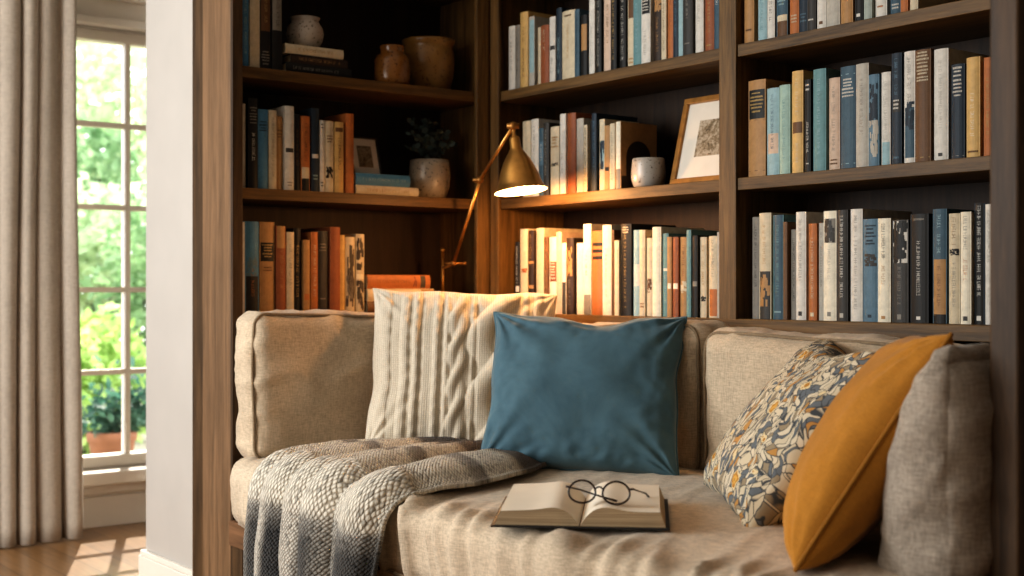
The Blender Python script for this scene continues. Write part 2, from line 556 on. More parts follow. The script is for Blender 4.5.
for a, b in zip(ys[:-1], ys[1:]):
    for z0, z1 in zip(ROWZ[:-1], ROWZ[1:]):
        wbox('pane', [(WX - .066, WX - .063, a + .004, b - .004, z0 + .004, z1 - .004)], M['glass'], 0)

# ------------------------------------------------------------------ curtain
def make_curtain():
    ny, nz = 220, 40
    V, F, UV = [], [], []
    rnd = random.Random(3)
    for j in range(nz + 1):
        t = j / nz
        z = .008 + (2.5 - .008) * t
        for i in range(ny + 1):
            s = i / ny
            y = -.778 - .98 * s
            ph = s * 2 * PI * 14.0 + 2.6 * noise.noise((s * 11, t * .8, 3))
            amp = .026 + .022 * noise.noise((s * 14, t * .7, 8)) + .010 * (1 - t) ** 4
            w = math.sin(ph)
            x = -1.46 + amp * (abs(w) ** .7 * (1 if w > 0 else -1)) + .018 * noise.noise((s * 5, t * 2, 1))
            yy = y + .012 * math.cos(ph) + .01 * noise.noise((s * 6, t * 1.5, 5)) + (.022 * (1 - t) ** 2 if s < .1 else 0) * (1 - s * 10)
            V.append((x, yy, z))
    for j in range(nz):
        for i in range(ny):
            a = j * (ny + 1) + i
            F.append((a, a + 1, a + ny + 2, a + ny + 1))
    root = empty('curtain', (-1.46, -1.24, 0))
    o = new_obj('drape', [Vector(v) - root.location for v in V], F, M['curtain'], root, True)
    m = o.modifiers.new('s', 'SOLIDIFY'); m.thickness = .004
    tr = MB().tube([(-1.46 + 1.46, y + 1.24, 2.515) for y in (-.62, -1.9)], .014, 12)
    tr.obj('curtain_pole', M['trim'], root, True)
    for y in (-.66, -1.86):
        MB().box(-.2, 0, y + 1.24 - .01, y + 1.24 + .01, 2.505, 2.525).obj('bracket', M['trim'], root)
    tag(root, 'long beige linen curtain hanging in deep folds beside the window', 'curtain')
make_curtain()

# ------------------------------------------------------------------ bookcases
Z1, Z2, Z3, Z0 = 1.493, 1.168, .825, 1.828      # upper faces of the shelves
ST = .030
DEP = .26
BYO, BYI = -.855, -.825                           # outer and inner face of the left bookcase's front end
TOP = 2.30

lb = tag(empty('bookcase', (-.13, -.42, 0)), 'dark oak bookcase on the left with three cluttered shelves, end panel painted daylit-pale by white wall', 'bookcase')
def lpart(name, lst, mat, bevel=.0015):
    mb = MB(); T = Matrix.Translation(-lb.location)
    for b in lst: mb.box(*b, mat=T)
    return mb.obj(name, mat, lb, False, bevel)
lpart('side_panel', [(-.187, -.012, BYO, BYI - .001, 0, TOP)], M['oak_side_daylit'])
lpart('shadow_gap_strip', [(-.282, -.188, BYO + .012, BYI, 0, TOP)], M['oak_end'])  # dark strip stands in for the shadow gap beside the wall
lpart('front_stile', [(-.011, .0, BYO, BYI, 0, TOP)], M['oak_end'])
lpart('side_panel', [(-DEP, -.001, -.012, .012, 0, TOP)], M['wood_z'])
lpart('front_stile', [(-.011, .004, -.058, -.013, 0, TOP)], M['wood_z'])
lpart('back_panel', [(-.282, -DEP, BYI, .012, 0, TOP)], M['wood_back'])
for z in (Z0, Z1, Z2, Z3):
    lpart('shelf', [(-DEP + .001, -.012 if z != Z3 else -.002, BYI + .001, -.013, z - ST, z)], M['wood_y'])
lpart('top_board', [(-DEP, 0, BYI, -.013, TOP - .03, TOP)], M['wood_y'])

X0 = .018
DX0, DX1 = on_y(720, 0)[0], on_y(737, 0)[0]
XR = 1.700
bb = tag(empty('bookcase', (1.0, .13, 0)), 'dark oak bookcase along the back wall behind the sofa, two bays of crowded books', 'bookcase')
def bpart(name, lst, mat, bevel=.0015):
    mb = MB(); T = Matrix.Translation(-bb.location)
    for b in lst: mb.box(*b, mat=T)
    return mb.obj(name, mat, bb, False, bevel)
bpart('side_panel', [(X0 - .003, X0 + .012, .001, DEP, 0, TOP)], M['wood_z'])
bpart('front_stile', [(.006, .046, -.010, .0, 0, TOP)], M['wood_z'])
bpart('upright', [(DX0, DX1, -.004, DEP, 0, TOP)], M['wood_z'])
bpart('upright', [(XR, XR + .04, -.002, DEP, 0, TOP)], M['wood_z'])
bpart('filler_panel', [(XR + .041, 2.059, .0, .02, 0, TOP)], M['wood_z'])
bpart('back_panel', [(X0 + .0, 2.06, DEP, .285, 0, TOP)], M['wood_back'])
for z in (Z0, Z1, Z2, Z3):
    bpart('shelf', [(X0 + .013, DX0 - .001, .001, DEP - .001, z - ST, z)], M['wood_x'])
    bpart('shelf', [(DX1 + .001, XR - .001, .001, DEP - .001, z - ST, z)], M['wood_x'])
bpart('ledge_rail', [(.047, 2.058, -.012, -.0045, Z3 - .034, Z3 - .001)], M['wood_x'])
bpart('top_board', [(X0 + .013, DX0 - .001, .001, DEP - .001, TOP - .03, TOP), (DX1 + .001, XR - .001, .001, DEP - .001, TOP - .03, TOP)], M['wood_x'])
bpart('end_panel', [(2.060, 2.108, -.612, .285, 0, TOP)], M['oak_end'], .004)

# ------------------------------------------------------------------ books
ORD = ['', 'first', 'second', 'third', 'fourth', 'fifth', 'sixth', 'seventh', 'eighth', 'ninth', 'tenth', 'eleventh', 'twelfth', 'thirteenth',
       'fourteenth', 'fifteenth', 'sixteenth', 'seventeenth', 'eighteenth', 'nineteenth', 'twentieth', 'twenty-first', 'twenty-second',
       'twenty-third', 'twenty-fourth', 'twenty-fifth', 'twenty-sixth', 'twenty-seventh', 'twenty-eighth', 'twenty-ninth', 'thirtieth']

def book(w, h, dep, code, spec, seed, flat=False):
    """root mesh = cover with spine; child = page block. local: x thickness, y into shelf, z up, origin at spine foot"""
    rnd = random.Random(seed)
    mats, idx = [], {}
    def mi(c):
        if c not in idx:
            idx[c] = len(mats); mats.append(bmat(c))
        return idx[c]
    main = mi(code)
    bands, marks = [], []
    for tok in spec.split():
        k = tok[0]; a, b, c = tok[1:].split(',')
        (bands if k == 'b' else marks).append((k, float(a), float(b), c))
    mb = MB()
    bt = min(.0025, w * .16)
    hw = w / 2
    mb.box(-hw, -hw + bt, .004, dep, 0, h, main)
    mb.box(hw - bt, hw, .004, dep, 0, h, main)
    bul = min(.005, w * .16)
    K = 6
    xs = [-hw + w * k / K for k in range(K + 1)]
    yy = [.005 - bul * (1 - (2 * k / K - 1) ** 2) * 1.0 for k in range(K + 1)]
    cuts = sorted({0, 1} | {a for _, a, b, _ in bands} | {b for _, a, b, _ in bands})
    for z0, z1 in zip(cuts[:-1], cuts[1:]):
        cc = code
        for _, a, b, c in bands:
            if a <= z0 + 1e-6 and z1 <= b + 1e-6: cc = c
        for k in range(K):
            mb.quad((xs[k], yy[k], z0 * h), (xs[k + 1], yy[k + 1], z0 * h), (xs[k + 1], yy[k + 1], z1 * h), (xs[k], yy[k], z1 * h), mi(cc))
    # inner side and ends of the spine
    mb.box(-hw + bt, hw - bt, .0045, .0065, .001, h - .001, main)
    for zz in (0.0, h):
        b0 = len(mb.v)
        mb.v += [(xs[k], yy[k], zz) for k in range(K + 1)]
        q = list(range(b0, b0 + K + 1))
        mb.f.append(tuple(q if zz > 0 else q[::-1])); mb.mi.append(main)
    def yat(x):
        u = max(-1, min(1, x / hw))
        return .005 - bul * (1 - u * u) - .0006
    def rect(x0, x1, z0, z1, m):
        n = 2 if x0 * x1 < 0 else 1
        ex = [x0, (x0 + x1) / 2, x1] if n == 2 else [x0, x1]
        for a, b in zip(ex[:-1], ex[1:]):
            mb.quad((a, yat(a), z0), (b, yat(b), z0), (b, yat(b), z1), (a, yat(a), z1), m)
    for k, a, b, c in marks:
        m = mi(c); z0, z1 = a * h, b * h
        if k == 'v':                                   # lettering running along the spine
            z = z1; lw = min(.0085, w * .36)
            while z > z0 + .004:
                if rnd.random() < .16:
                    z -= .004; continue
                lh = rnd.uniform(.0026, .0042)
                th = .00075
                sx = lw / 2
                typ = rnd.randrange(5)
                if typ in (0, 1, 2): rect(-sx, sx, z - th, z, m)
                if typ in (0, 3): rect(-sx, sx, z - lh, z - lh + th, m)
                if typ in (1, 3, 4): rect(-sx, -sx + th, z - lh, z, m)
                if typ in (0, 2, 4): rect(-th / 2, th / 2, z - lh, z, m)
                if typ == 4: rect(sx - th, sx, z - lh, z, m)
                z -= lh + .0012
        elif k == 'h':                                 # stacked short title lines
            z = z1
            while z > z0 + .003:
                ll = rnd.uniform(.45, .78) * w
                x = -ll / 2
                lh = rnd.uniform(.003, .0045)
                while x < ll / 2 - .001:
                    g = rnd.uniform(.0012, .0026)
                    rect(x, min(x + g, ll / 2), z - lh, z, m); x += g + .0009
                z -= lh + rnd.uniform(.003, .006)
        elif k == 'p':                                 # picture blotches
            for _ in range(26):
                cx = rnd.uniform(-.36, .36) * w; cz = rnd.uniform(z0, z1)
                rx = rnd.uniform(.05, .13) * w; rz = rnd.uniform(.06, .16) * (z1 - z0)
                rect(max(-.45 * w, cx - rx), min(.45 * w, cx + rx), max(z0, cz - rz), min(z1, cz + rz), m)
        elif k == 'l':                                 # thin rules across the spine
            rect(-.46 * w, .46 * w, z0, z1, m)
        elif k == 'c':                                 # dark arch printed on the right-hand cover
            xq = hw + .0005; cy = dep * .5; rr = dep * .33; cz = h * .48
            ring = [(xq, cy + rr * math.cos(PI * q / 16), cz + rr * math.sin(PI * q / 16)) for q in range(17)]
            b0 = len(mb.v); mb.v += ring + [(xq, cy - rr, .004), (xq, cy + rr, .004)]
            mb.f.append(tuple(range(b0, b0 + 19))); mb.mi.append(m)
            mb.quad((xq + .0002, .006, .003), (xq + .0002, dep - .003, .003), (xq + .0002, dep - .003, h * .2), (xq + .0002, .006, h * .2), m)
        elif k == 'e':                                 # small publisher's emblem
            e = min(.005, w * .25)
            rect(-e, e, z0, z1, m)
    root = mb.obj('book', mats)
    pb = MB().box(-hw + bt + .0002, hw - bt - .0002, .0068, dep - .003, .003, h - .003)
    pb.obj('page_block', M['page'], root)
    return root

def lab(desc, n, total, place, extra='upright '):
    return f"{desc}, {ORD[n]} {extra}from left on {place}"

def shelf_row(rows, plane, z, place, group, htop=None):
    """rows: (px0, px1, pytop, colour, look, spec)"""
    for i, (p0, p1, pt, code, look, spec) in enumerate(rows):
        rnd = random.Random(hash((round(p0 * 10), round(z * 100))) & 0xffff)
        rec = .010 + rnd.uniform(0, .012)
        if plane == 'back':
            a, d0 = on_y(p0, .014); b, d1 = on_y(p1, .014)
        else:
            a, d0 = on_x(p0, -.026); b, d1 = on_x(p1, -.026)
        w = (b - a) - .0012
        d = (d0 + d1) / 2
        h = zof(pt, d) - z
        if pt < 3: h = max(h, rnd.uniform(.215, .25))
        h = max(.12, min(h, .29))
        dep = min(.215, max(.13, h * .72 + rnd.uniform(-.01, .015)))
        o = book(w, h, dep, code, spec, int(p0 * 7 + z * 1000))
        if plane == 'back':
            o.location = ((a + b) / 2, rec, z + .0003)
        else:
            o.location = (-.016 - rec, (a + b) / 2, z + .0003); o.rotation_euler = (0, 0, PI / 2)
        tag(o, lab(look, i + 1, len(rows), place), 'book', group)

L_TOP = [
 (243, 250, 0, 'bb', 'slate blue book with pale lettering', 'v.15,.9,lb'),
 (250.4, 260.6, 0, 'cr', 'plain cream hardback', ''),
 (261.5, 272.6, 0, 'bk', 'black book with rust upper spine', 'b.42,1,br v.5,.9,go h.05,.2,gy'),
 (273.2, 284.0, 0, 'bk', 'black book with grey title strip', 'b.45,.85,gy v.48,.82,bk'),
]
L_MID = [
 (244, 248.2, 103, 'cr', 'thin cream book', ''),
 (249, 259, 98, 'bk', 'black book with white lettering', 'v.3,.62,wh h.7,.9,gy'),
 (259.3, 269.8, 109, 'bb', 'mid blue clothbound book', 'h.72,.85,nv'),
 (270.2, 278.2, 110, 'cr', 'cream book with grey lettering', 'v.15,.92,gy'),
 (278.7, 285.2, 116, 'tn', 'short tan book', 'h.7,.82,br'),
 (285.8, 295, 106, 'wh', 'tall off-white book with one dark band', 'b.45,.5,dg h.05,.1,gy'),
 (296, 302, 114, 'bk', 'narrow black book', 'v.3,.8,br'),
 (302.6, 311.6, 116, 'or', 'orange book with dark foot', 'b0,.17,bk b.17,.32,cr v.4,.9,db'),
 (312.8, 320.6, 108, 'nv', 'navy book with white band', 'b.40,.45,wh h.12,.2,lb'),
 (321.2, 326.2, 120, 'wh', 'narrow white book', 'h.85,.95,dg h.08,.14,bk'),
 (326.6, 335.2, 121, 'cr', 'cream book with small dark picture', 'p.2,.36,bk h.7,.8,br'),
 (335.8, 344.8, 122, 'ye', 'straw-coloured book with dark lettering', 'b.86,.92,br v.3,.8,br'),
 (346.8, 355, 113.5, 'or', 'plain bright orange hardback', ''),
]
L_LOW = [
 (243.4, 245.8, 222, 'wh', 'very thin white book', ''),
 (246.2, 260.6, 221.5, 'bb', 'blue and black book with orange lettering', 'b0,.42,bk v.2,.5,or p.42,.62,sb'),
 (261.2, 276.4, 222, 'tn', 'thick tan book with black title label', 'b.58,.78,bk h.6,.76,go h.45,.52,br'),
 (277, 286.6, 226, 'ru', 'terracotta book with cream head', 'b.75,1,tn v.3,.72,tn'),
 (287.4, 295.2, 232, 'cr', 'cream book with fine lettering', 'v.3,.85,gy'),
 (296, 303.6, 228, 'bk', 'black book with gilt lettering', 'v.15,.8,go'),
 (304.6, 311.2, 240, 'tn', 'short buff book', 'b.2,.28,or'),
 (311.8, 318.8, 232, 'or', 'narrow orange book', 'v.2,.85,cr'),
 (319.4, 330, 231, 'dg', 'charcoal cloth book', 'h.75,.85,gy h.15,.2,gy'),
 (331.4, 341.4, 227, 'ru', 'tall brick-red hardback', ''),
 (341.8, 347.2, 235, 'ye', 'narrow straw-yellow book', ''),
 (348, 357.6, 237, 'cr', 'cream book with black mottling', 'p.1,.9,mk p.2,.5,gy'),
 (358.4, 367, 234, 'cr', 'buff book with dark patches', 'p.05,.42,mk b.44,.5,pa p.55,.95,mk'),
]
B_TOP = [
 (506.6, 513.2, 26, 'wh', 'pale grey-white book', 'v.3,.85,gy'),
 (513.5, 518.6, 25, 'gy', 'narrow grey book', 'v.2,.8,dg'),
 (519, 527, 12, 'ye', 'tall yellow-tan book', 'v.15,.8,br'),
 (527.3, 533, 16.5, 'lg', 'narrow blue-grey book', 'b.2,.95,lb'),
 (535, 538, 27, 'cr', 'very thin cream book', ''),
 (538.2, 546.6, 25, 'ru', 'rust orange book with cream lettering', 'v.55,.92,cr'),
 (547, 553, 16.5, 'wh', 'white book with dark band', 'b.5,.56,dg v.15,.4,gy'),
 (553.3, 559, 7.6, 'nv', 'dark blue book with white lettering', 'v.1,.65,lb'),
 (560.4, 573.6, 10.5, 'cr', 'broad cream hardback', 'h.9,.94,br v.3,.8,tn'),
 (574, 579, 9.5, 'bl', 'narrow blue book', 'v.2,.9,nv'),
 (579.6, 586.2, 15, 'bk', 'black book with tan panel', 'b.42,.85,tn'),
 (586.8, 592.4, 0, 'wh', 'tall narrow white book', 'v.1,.6,lg'),
 (592.7, 598.4, 0, 'bk', 'black book with dotted lettering', 'v.1,.95,lg'),
 (601, 609.8, 2, 'pk', 'peach-cream book', 'v.35,.85,br'),
 (610.2, 616.4, 0, 'bk', 'black book with gilt lettering', 'v.1,.9,go'),
 (617, 623.4, 0, 'bk', 'black book with white lettering', 'v.08,.9,wh'),
 (624.6, 631.6, 0, 'cr', 'cream book with brown upper spine', 'b.62,1,br h.05,.12,tn'),
 (632, 640.3, 0, 'te', 'teal book with pale head', 'v.1,.7,lb'),
 (640.8, 650, 0, 'wh', 'white book with black band', 'b.6,.78,bk h.62,.76,wh v.1,.4,gy'),
 (650.6, 659.2, 0, 'db', 'dark brown book with mottled gilt', 'p.55,.8,tn v.1,.5,tn'),
 (659.8, 664.8, 0, 'cr', 'narrow cream book with brown lettering', 'v.1,.8,br'),
 (665.2, 671.4, 0, 'or', 'bright orange book', 'v.3,.9,ru'),
 (671.8, 677.2, 0, 'nv', 'navy book with faint lettering', 'v.2,.9,sb'),
 (678, 682.6, 0, 'lb', 'narrow pale blue book', ''),
 (683, 692.6, 0, 'dg', 'charcoal book', 'h.1,.14,gy v.4,.9,gy'),
 (693.2, 701.4, 0, 'wh', 'white hardback', 'v.3,.9,lg'),
 (702.6, 711.6, 0, 'ru', 'rust-brown book with gilt lettering', 'v.2,.9,go h.04,.08,go'),
 (713.2, 719.6, 0, 'bl', 'blue book beside the oak upright', 'v.45,.9,wh'),
]
B_MID = [
 (520.5, 528.6, 121, 'cr', 'cream book just behind the lamp shade', 'v.4,.9,lg'),
 (529, 536.6, 119, 'wh', 'grey-white book behind the lamp', 'v.2,.9,gy'),
 (537, 542.8, 128, 'bl', 'blue book with pale label', 'b.45,.8,sb v.5,.78,wh'),
 (543.2, 549.2, 123, 'dg', 'dark book with dotted lettering', 'v.25,.9,lg'),
 (550.2, 559, 126.7, 'cr', 'cream book with dark emblem', 'p.42,.47,bk h.7,.85,tn'),
 (559.8, 565.7, 114, 'wh', 'tall white book', 'v.25,.5,gy'),
 (566, 574.4, 113, 'ru', 'rust-orange hardback with gilt dots', 'v.1,.95,or'),
 (575.4, 582.6, 118.5, 'lg', 'pale grey book', ''),
 (583.2, 586.8, 125, 'cr', 'thin speckled book', 'v.05,.95,bk'),
 (587.1, 590.4, 120.5, 'bk', 'thin black book', ''),
 (590.8, 595.6, 113.4, 'nv', 'narrow midnight-blue book', 'v.3,.9,sb'),
 (596.5, 601.8, 119, 'cr', 'cream and blue book', 'b.3,.7,lb p.3,.7,nv'),
 (602.2, 607.4, 125.5, 'tn', 'narrow tan book with dark band', 'b.3,.36,bk'),
 (607.9, 613.2, 123.5, 'cr', 'buff book with grey lettering', 'v.1,.9,gy'),
 (613.8, 619.4, 121.7, 'tn', 'cream-spined book with arch-printed tan cover', 'b0,1,pa b0,.3,gy c0,1,db'),
]
B_LOW = [
 (514, 518.6, 242, 'bk', 'short black book in the corner', 'v.4,.95,wh b.3,.38,wh'),
 (519.2, 527, 229, 'cr', 'cream book with small red mark', 'p.48,.53,ru'),
 (527.3, 533.2, 230.5, 'db', 'dark brown book with bands', 'b.6,.63,tn b.3,.34,tn v.65,.95,tn'),
 (533.6, 541.5, 228, 'cr', 'tall plain cream book', ''),
 (541.9, 546.5, 237, 'br', 'narrow brown book', 'v.1,.9,tn'),
 (546.8, 555, 237, 'pa', 'pale book with dark red label', 'b.42,.68,bd h.44,.66,pa'),
 (555.2, 560.6, 232, 'pk', 'peach-coloured book', ''),
 (561, 565.8, 243, 'pa', 'short cream book with dark foot', 'b0,.45,dg'),
 (566.1, 573.4, 238, 'db', 'brown-black mottled book', 'p.5,.9,tn v.1,.45,gy'),
 (573.9, 580.9, 243, 'pa', 'short ivory book', ''),
 (581.5, 589.6, 224, 'pa', 'tall ivory book with grey foot', 'b.0,.22,gy v.4,.65,tn'),
 (590, 601.6, 231, 'or', 'orange book with black bars', 'b.82,.86,bk b.74,.78,bk b.66,.70,bk'),
 (602, 611, 225, 'pa', 'tall ivory book with gilt lettering', 'v.2,.75,tn'),
 (611.4, 613.9, 230, 'br', 'sliver-thin brown book', ''),
 (614.2, 618.9, 240.5, 'cr', 'narrow cream book', ''),
 (619.5, 630, 224, 'bk', 'thick black book with gilt lettering', 'v.08,.95,go h.9,.97,cr'),
 (630.8, 637.2, 230, 'lb', 'pale blue-grey book', 'b.35,.6,wh'),
 (637.8, 643.6, 230, 'cr', 'cream book with fine rule', 'h.1,.15,br'),
 (643.9, 649.7, 238, 'cr', 'cream book with brown patch', 'p.3,.48,br'),
 (650.4, 659.2, 227, 'pa', 'tall broad ivory book', ''),
 (660, 665.8, 233.5, 'te', 'teal book with white band', 'b.55,.58,wh v.15,.5,lb'),
 (666.1, 670.7, 237, 'tn', 'narrow tan book with cream band', 'b.35,.42,pa'),
 (671, 676.8, 237, 'ru', 'rust book with cream band', 'b.35,.42,pa'),
 (677.1, 684.4, 237, 'tn', 'amber-tan book', 'v.5,.9,br p.3,.45,cr'),
 (685.4, 690.2, 230, 'te', 'bright teal-blue slim book', ''),
 (690.6, 696.2, 235.5, 'bk', 'narrow black book', 'b.38,.44,gy'),
 (697, 703.4, 237, 'cr', 'cream book with small dark mark', 'p.2,.27,bk v.4,.9,tn'),
 (706, 715.6, 236, 'cr', 'cream book with orange foot', 'b.02,.35,or v.5,.95,gy'),
 (716.4, 719.3, 232, 'lg', 'thin grey book against the upright', ''),
]
R_TOP = [
 (743.4, 753.4, 0, 'tn', 'tan-brown book', 'h.1,.14,br'),
 (755.6, 764.4, 0, 'lb', 'pale blue-teal book', 'v.1,.8,te'),
 (765.2, 772.8, 0, 'wh', 'white book with dark lettering', 'v.2,.9,dg'),
 (774.4, 785.8, 0, 'bl', 'blue book with brown foot', 'b0,.16,br b.16,.22,cr h.3,.5,lb'),
 (787.8, 797, 0, 'or', 'amber-orange book', 'h.1,.2,cr v.3,.9,ru'),
 (798, 806.2, 0, 'nv', 'navy book', 'h.1,.2,sb'),
 (806.8, 815.6, 0, 'dg', 'charcoal book with white rule', 'h.1,.13,wh'),
 (816.2, 825.2, 0, 'wh', 'narrow white book', 'e.05,.08,br'),
 (825.8, 839.8, 0, 'lg', 'broad light grey hardback', ''),
 (840.2, 852.6, 0, 'tn', 'broad buff-orange book', 'v.2,.9,or'),
 (854, 862, 0, 'bk', 'black book with pale emblem', 'e.05,.08,wh v.2,.9,gy'),
 (863, 871.2, 0, 'pg', 'grey-green book', ''),
 (872, 884, 0, 'wh', 'wide white book', 'h.08,.12,or'),
 (888.4, 898.8, 0, 'bl', 'bright blue book', 'h.05,.1,wh'),
 (900, 907.6, 0, 'or', 'narrow plain orange book', ''),
 (909.4, 917.8, 0, 'cr', 'cream book, last one showing', ''),
]
R_MID = [
 (747, 764.4, 80, 'tn', 'thick tan book with black title label', 'b.60,.90,bk h.63,.87,go l.585,.59,br l.06,.066,br'),
 (765.2, 777.4, 88, 'lb', 'pale blue book with pinkish middle', 'b.25,.48,pk v.3,.92,bl'),
 (779, 790, 85, 'pt', 'pale green-teal book', 'v.15,.85,te'),
 (791.6, 803, 71, 'ye', 'yellow-tan book with brown band', 'b.39,.5,br v.55,.92,cr v.08,.3,cr'),
 (804, 810.2, 79.5, 'bk', 'narrow black book with white lettering', 'v.2,.55,wh h.05,.1,wh h.85,.95,wh'),
 (812, 825, 69, 'te', 'teal hardback with pale lettering', 'v.15,.9,lb'),
 (825.6, 836.8, 77.5, 'pk', 'peach-cream book', 'v.2,.9,gy h.05,.12,br'),
 (837.4, 853.4, 66, 'nv', 'thick dark blue book with white title', 'b0,1,bl h.68,.88,wh l.05,.056,lb l.92,.926,lb'),
 (854.2, 867.2, 63.5, 'lg', 'stone-grey book', 'v.3,.85,gy'),
 (868.2, 879, 74.5, 'sb', 'blue-grey book with cloudy pattern', 'p.5,.9,nv p.1,.5,lg'),
 (879.6, 889, 72, 'wh', 'white book with blue foot', 'b0,.25,lb v.2,.9,lg'),
 (890, 900.2, 53, 'nv', 'tall navy book with white label', 'b.47,.58,dg h.47,.58,wh v.62,.95,sb h.03,.07,sb'),
 (901.6, 912.8, 51, 'wh', 'white book with blue lower half', 'b.05,.5,bl p.3,.55,nv v.55,.95,gy'),
 (913.2, 929.4, 49.5, 'br', 'thick brown book with gilt title', 'h.72,.98,cr l.04,.045,go'),
 (931, 945.6, 48.5, 'wh', 'tall broad off-white book', 'v.25,.9,lg e.04,.07,dg'),
 (950, 963.6, 64, 'nv', 'dark navy book with white title lines', 'h.64,.97,wh l.03,.034,lg'),
 (964.6, 978.6, 57, 'ye', 'amber book with cream lettering', 'v.2,.65,pa h.03,.07,br'),
 (981, 989.6, 57, 'or', 'orange book by the right end panel', 'v.2,.8,go'),
 (990, 993.6, 50, 'wh', 'white book half hidden by end panel', ''),
]
R_LOW = [
 (749.8, 757.8, 217, 'gy', 'grey book beside the oak upright', 'v.3,.9,dg'),
 (758.6, 770.8, 213, 'cr', 'cream book with dark patterned foot', 'b0,.45,dg p.12,.42,tn v.5,.92,tn'),
 (771.6, 782, 215, 'te', 'teal-blue book', 'b0,1,bl v.2,.9,te h.04,.08,lb'),
 (782.8, 787.2, 222, 'br', 'narrow brown book', ''),
 (788, 794.2, 229.5, 'gy', 'short taupe book', 'v.2,.9,dg'),
 (795, 805.4, 212, 'wh', 'white book with grey lettering', 'v.35,.95,gy e.04,.08,dg'),
 (806.8, 815, 223.5, 'or', 'burnt-orange book with cream lettering', 'v.2,.85,cr e.04,.08,cr'),
 (815.4, 820.6, 223, 'lg', 'thin pale grey book', 'v.3,.9,gy'),
 (821.2, 834.4, 211, 'pa', 'cream book with dark top picture', 'b.71,.93,gy p.71,.93,dg v.35,.65,lg e.04,.08,gy'),
 (835, 846, 210, 'dg', 'charcoal book with white lettering', 'v.2,.95,wh e.03,.07,lg'),
 (848, 860.2, 209, 'wh', 'off-white book with pale lettering', 'v.1,.95,gy'),
 (861.6, 876.8, 219, 'sb', 'steel-blue book with small dark emblem', 'p.54,.66,dg h.72,.94,nv e.04,.07,nv'),
 (877.4, 890.6, 218.5, 'pa', 'cream book with brown lettering', 'v.6,.95,mk v.35,.55,tn e.03,.06,tn'),
 (891.4, 908, 220, 'dg', 'grey book with black-and-white picture', 'b.58,.99,wh p.58,.99,bk p.62,.97,bk v.15,.55,gy e.03,.08,gy'),
 (909.5, 928, 214, 'bk', 'thick black book with tall white capitals', 'v.25,.75,wh h.92,.96,gy e.03,.06,wh'),
 (931.6, 946, 209, 'bl', 'blue and amber book with black foot', 'b0,.08,bk b.08,.56,tn v.12,.5,br v.6,.95,lb'),
 (947.6, 959, 213.5, 'cr', 'cream book with dark mark', 'p.62,.68,bk v.7,.97,br v.15,.55,gy'),
 (960, 971, 212, 'pa', 'ivory book with orange lettering', 'v.65,.96,gy v.36,.58,or e.03,.07,dg'),
 (971.6, 982, 203, 'nv', 'tall navy-black book with white lettering', 'b0,1,bk v.2,.98,wh e.03,.07,wh'),
 (983, 992.4, 204, 'wh', 'tall white book beside the end panel', 'v.5,.95,gy v.15,.45,lg'),
]
shelf_row(L_TOP, 'left', Z1, "left bookcase's top shelf", 'upright books, left bookcase top shelf')
shelf_row(L_MID, 'left', Z2, "left bookcase's middle shelf", 'upright books, left bookcase middle shelf')
shelf_row(L_LOW, 'left', Z3, "left bookcase's bottom shelf", 'upright books, left bookcase bottom shelf')
shelf_row(B_TOP, 'back', Z1, "centre bay's top shelf", 'upright books, centre bay top shelf')
shelf_row(B_MID, 'back', Z2, "centre bay's middle shelf", 'upright books, centre bay middle shelf')
shelf_row(B_LOW, 'back', Z3, "centre bay's bottom shelf", 'upright books, centre bay bottom shelf')
shelf_row(R_TOP, 'back', Z1, "right bay's top shelf", 'upright books, right bay top shelf')
shelf_row(R_MID, 'back', Z2, "right bay's middle shelf", 'upright books, right bay middle shelf')
shelf_row(R_LOW, 'back', Z3, "right bay's bottom shelf", 'upright books, right bay bottom shelf')

# books lying flat in the left bookcase: (px0, px1, z0, thickness, colour, label, spec, depth)
def flat_book(p0, p1, z, th, code, label, spec, group, dep=.15, rec=.0, seed=1):
    a, _ = on_x(p0, -.03 - rec); b, _ = on_x(p1, -.03 - rec)
    o = book(th, b - a, dep, code, spec, seed)
    o.rotation_euler = Euler((0, PI / 2, 0)).to_matrix().to_4x4().to_euler()
    o.matrix_world = Matrix.Translation((-.03 - rec, a, z + th / 2 + .0003)) @ Matrix.Rotation(PI / 2, 4, 'Z') @ Matrix.Rotation(PI / 2, 4, 'Y') @ Matrix.Identity(4)
    # height axis must run along +y world (to the right in view)
    tag(o, label, 'book', group)
    return o
G1 = 'books lying flat, left bookcase top shelf'
flat_book(286.5, 352, Z1, .028, 'bk', 'black book lying flat, lowest of the stack under the pale round vase', 'v.1,.8,gy', G1, .16, .0, 11)
flat_book(291, 348, Z1 + .0285, .024, 'db', 'dark brown book lying flat in the middle of the stack under the vase', 'v.12,.85,tn', G1, .15, .004, 12)
flat_book(286, 344, Z1 + .0530, .026, 'cr', 'cream book lying flat, topmost of the stack under the pale vase', 'v.2,.8,tn', G1, .15, .0, 13)
G2 = 'books lying flat, left bookcase middle shelf'
flat_book(356.3, 419, Z2, .026, 'cr', 'cream book lying flat on the shelf beneath the blue one, beside the potted plant', 'v.15,.85,tn', G2, .17, .0, 14)
flat_book(356.3, 410.5, Z2 + .0265, .034, 'bb', 'blue book lying flat on the cream one, beside the potted plant', 'v.1,.9,lb', G2, .15, .0, 15)
G3 = 'books lying flat, left bookcase bottom shelf'
flat_book(368, 436, Z3, .036, 'br', 'brown book lying flat, lowest of the stack behind the knitted cushion', 'v.1,.9,tn', G3, .17, .0, 16)
flat_book(368, 434.5, Z3 + .0365, .036, 'cr', 'cream book lying flat between the orange and the brown book', 'v.1,.6,tn b.8,1,tn', G3, .16, .0, 17)
flat_book(368, 430.5, Z3 + .0730, .040, 'or', 'orange book lying flat, topmost of the stack behind the knitted cushion', 'v.15,.65,br p.72,.78,bd b.84,.92,mk', G3, .15, .0, 18)

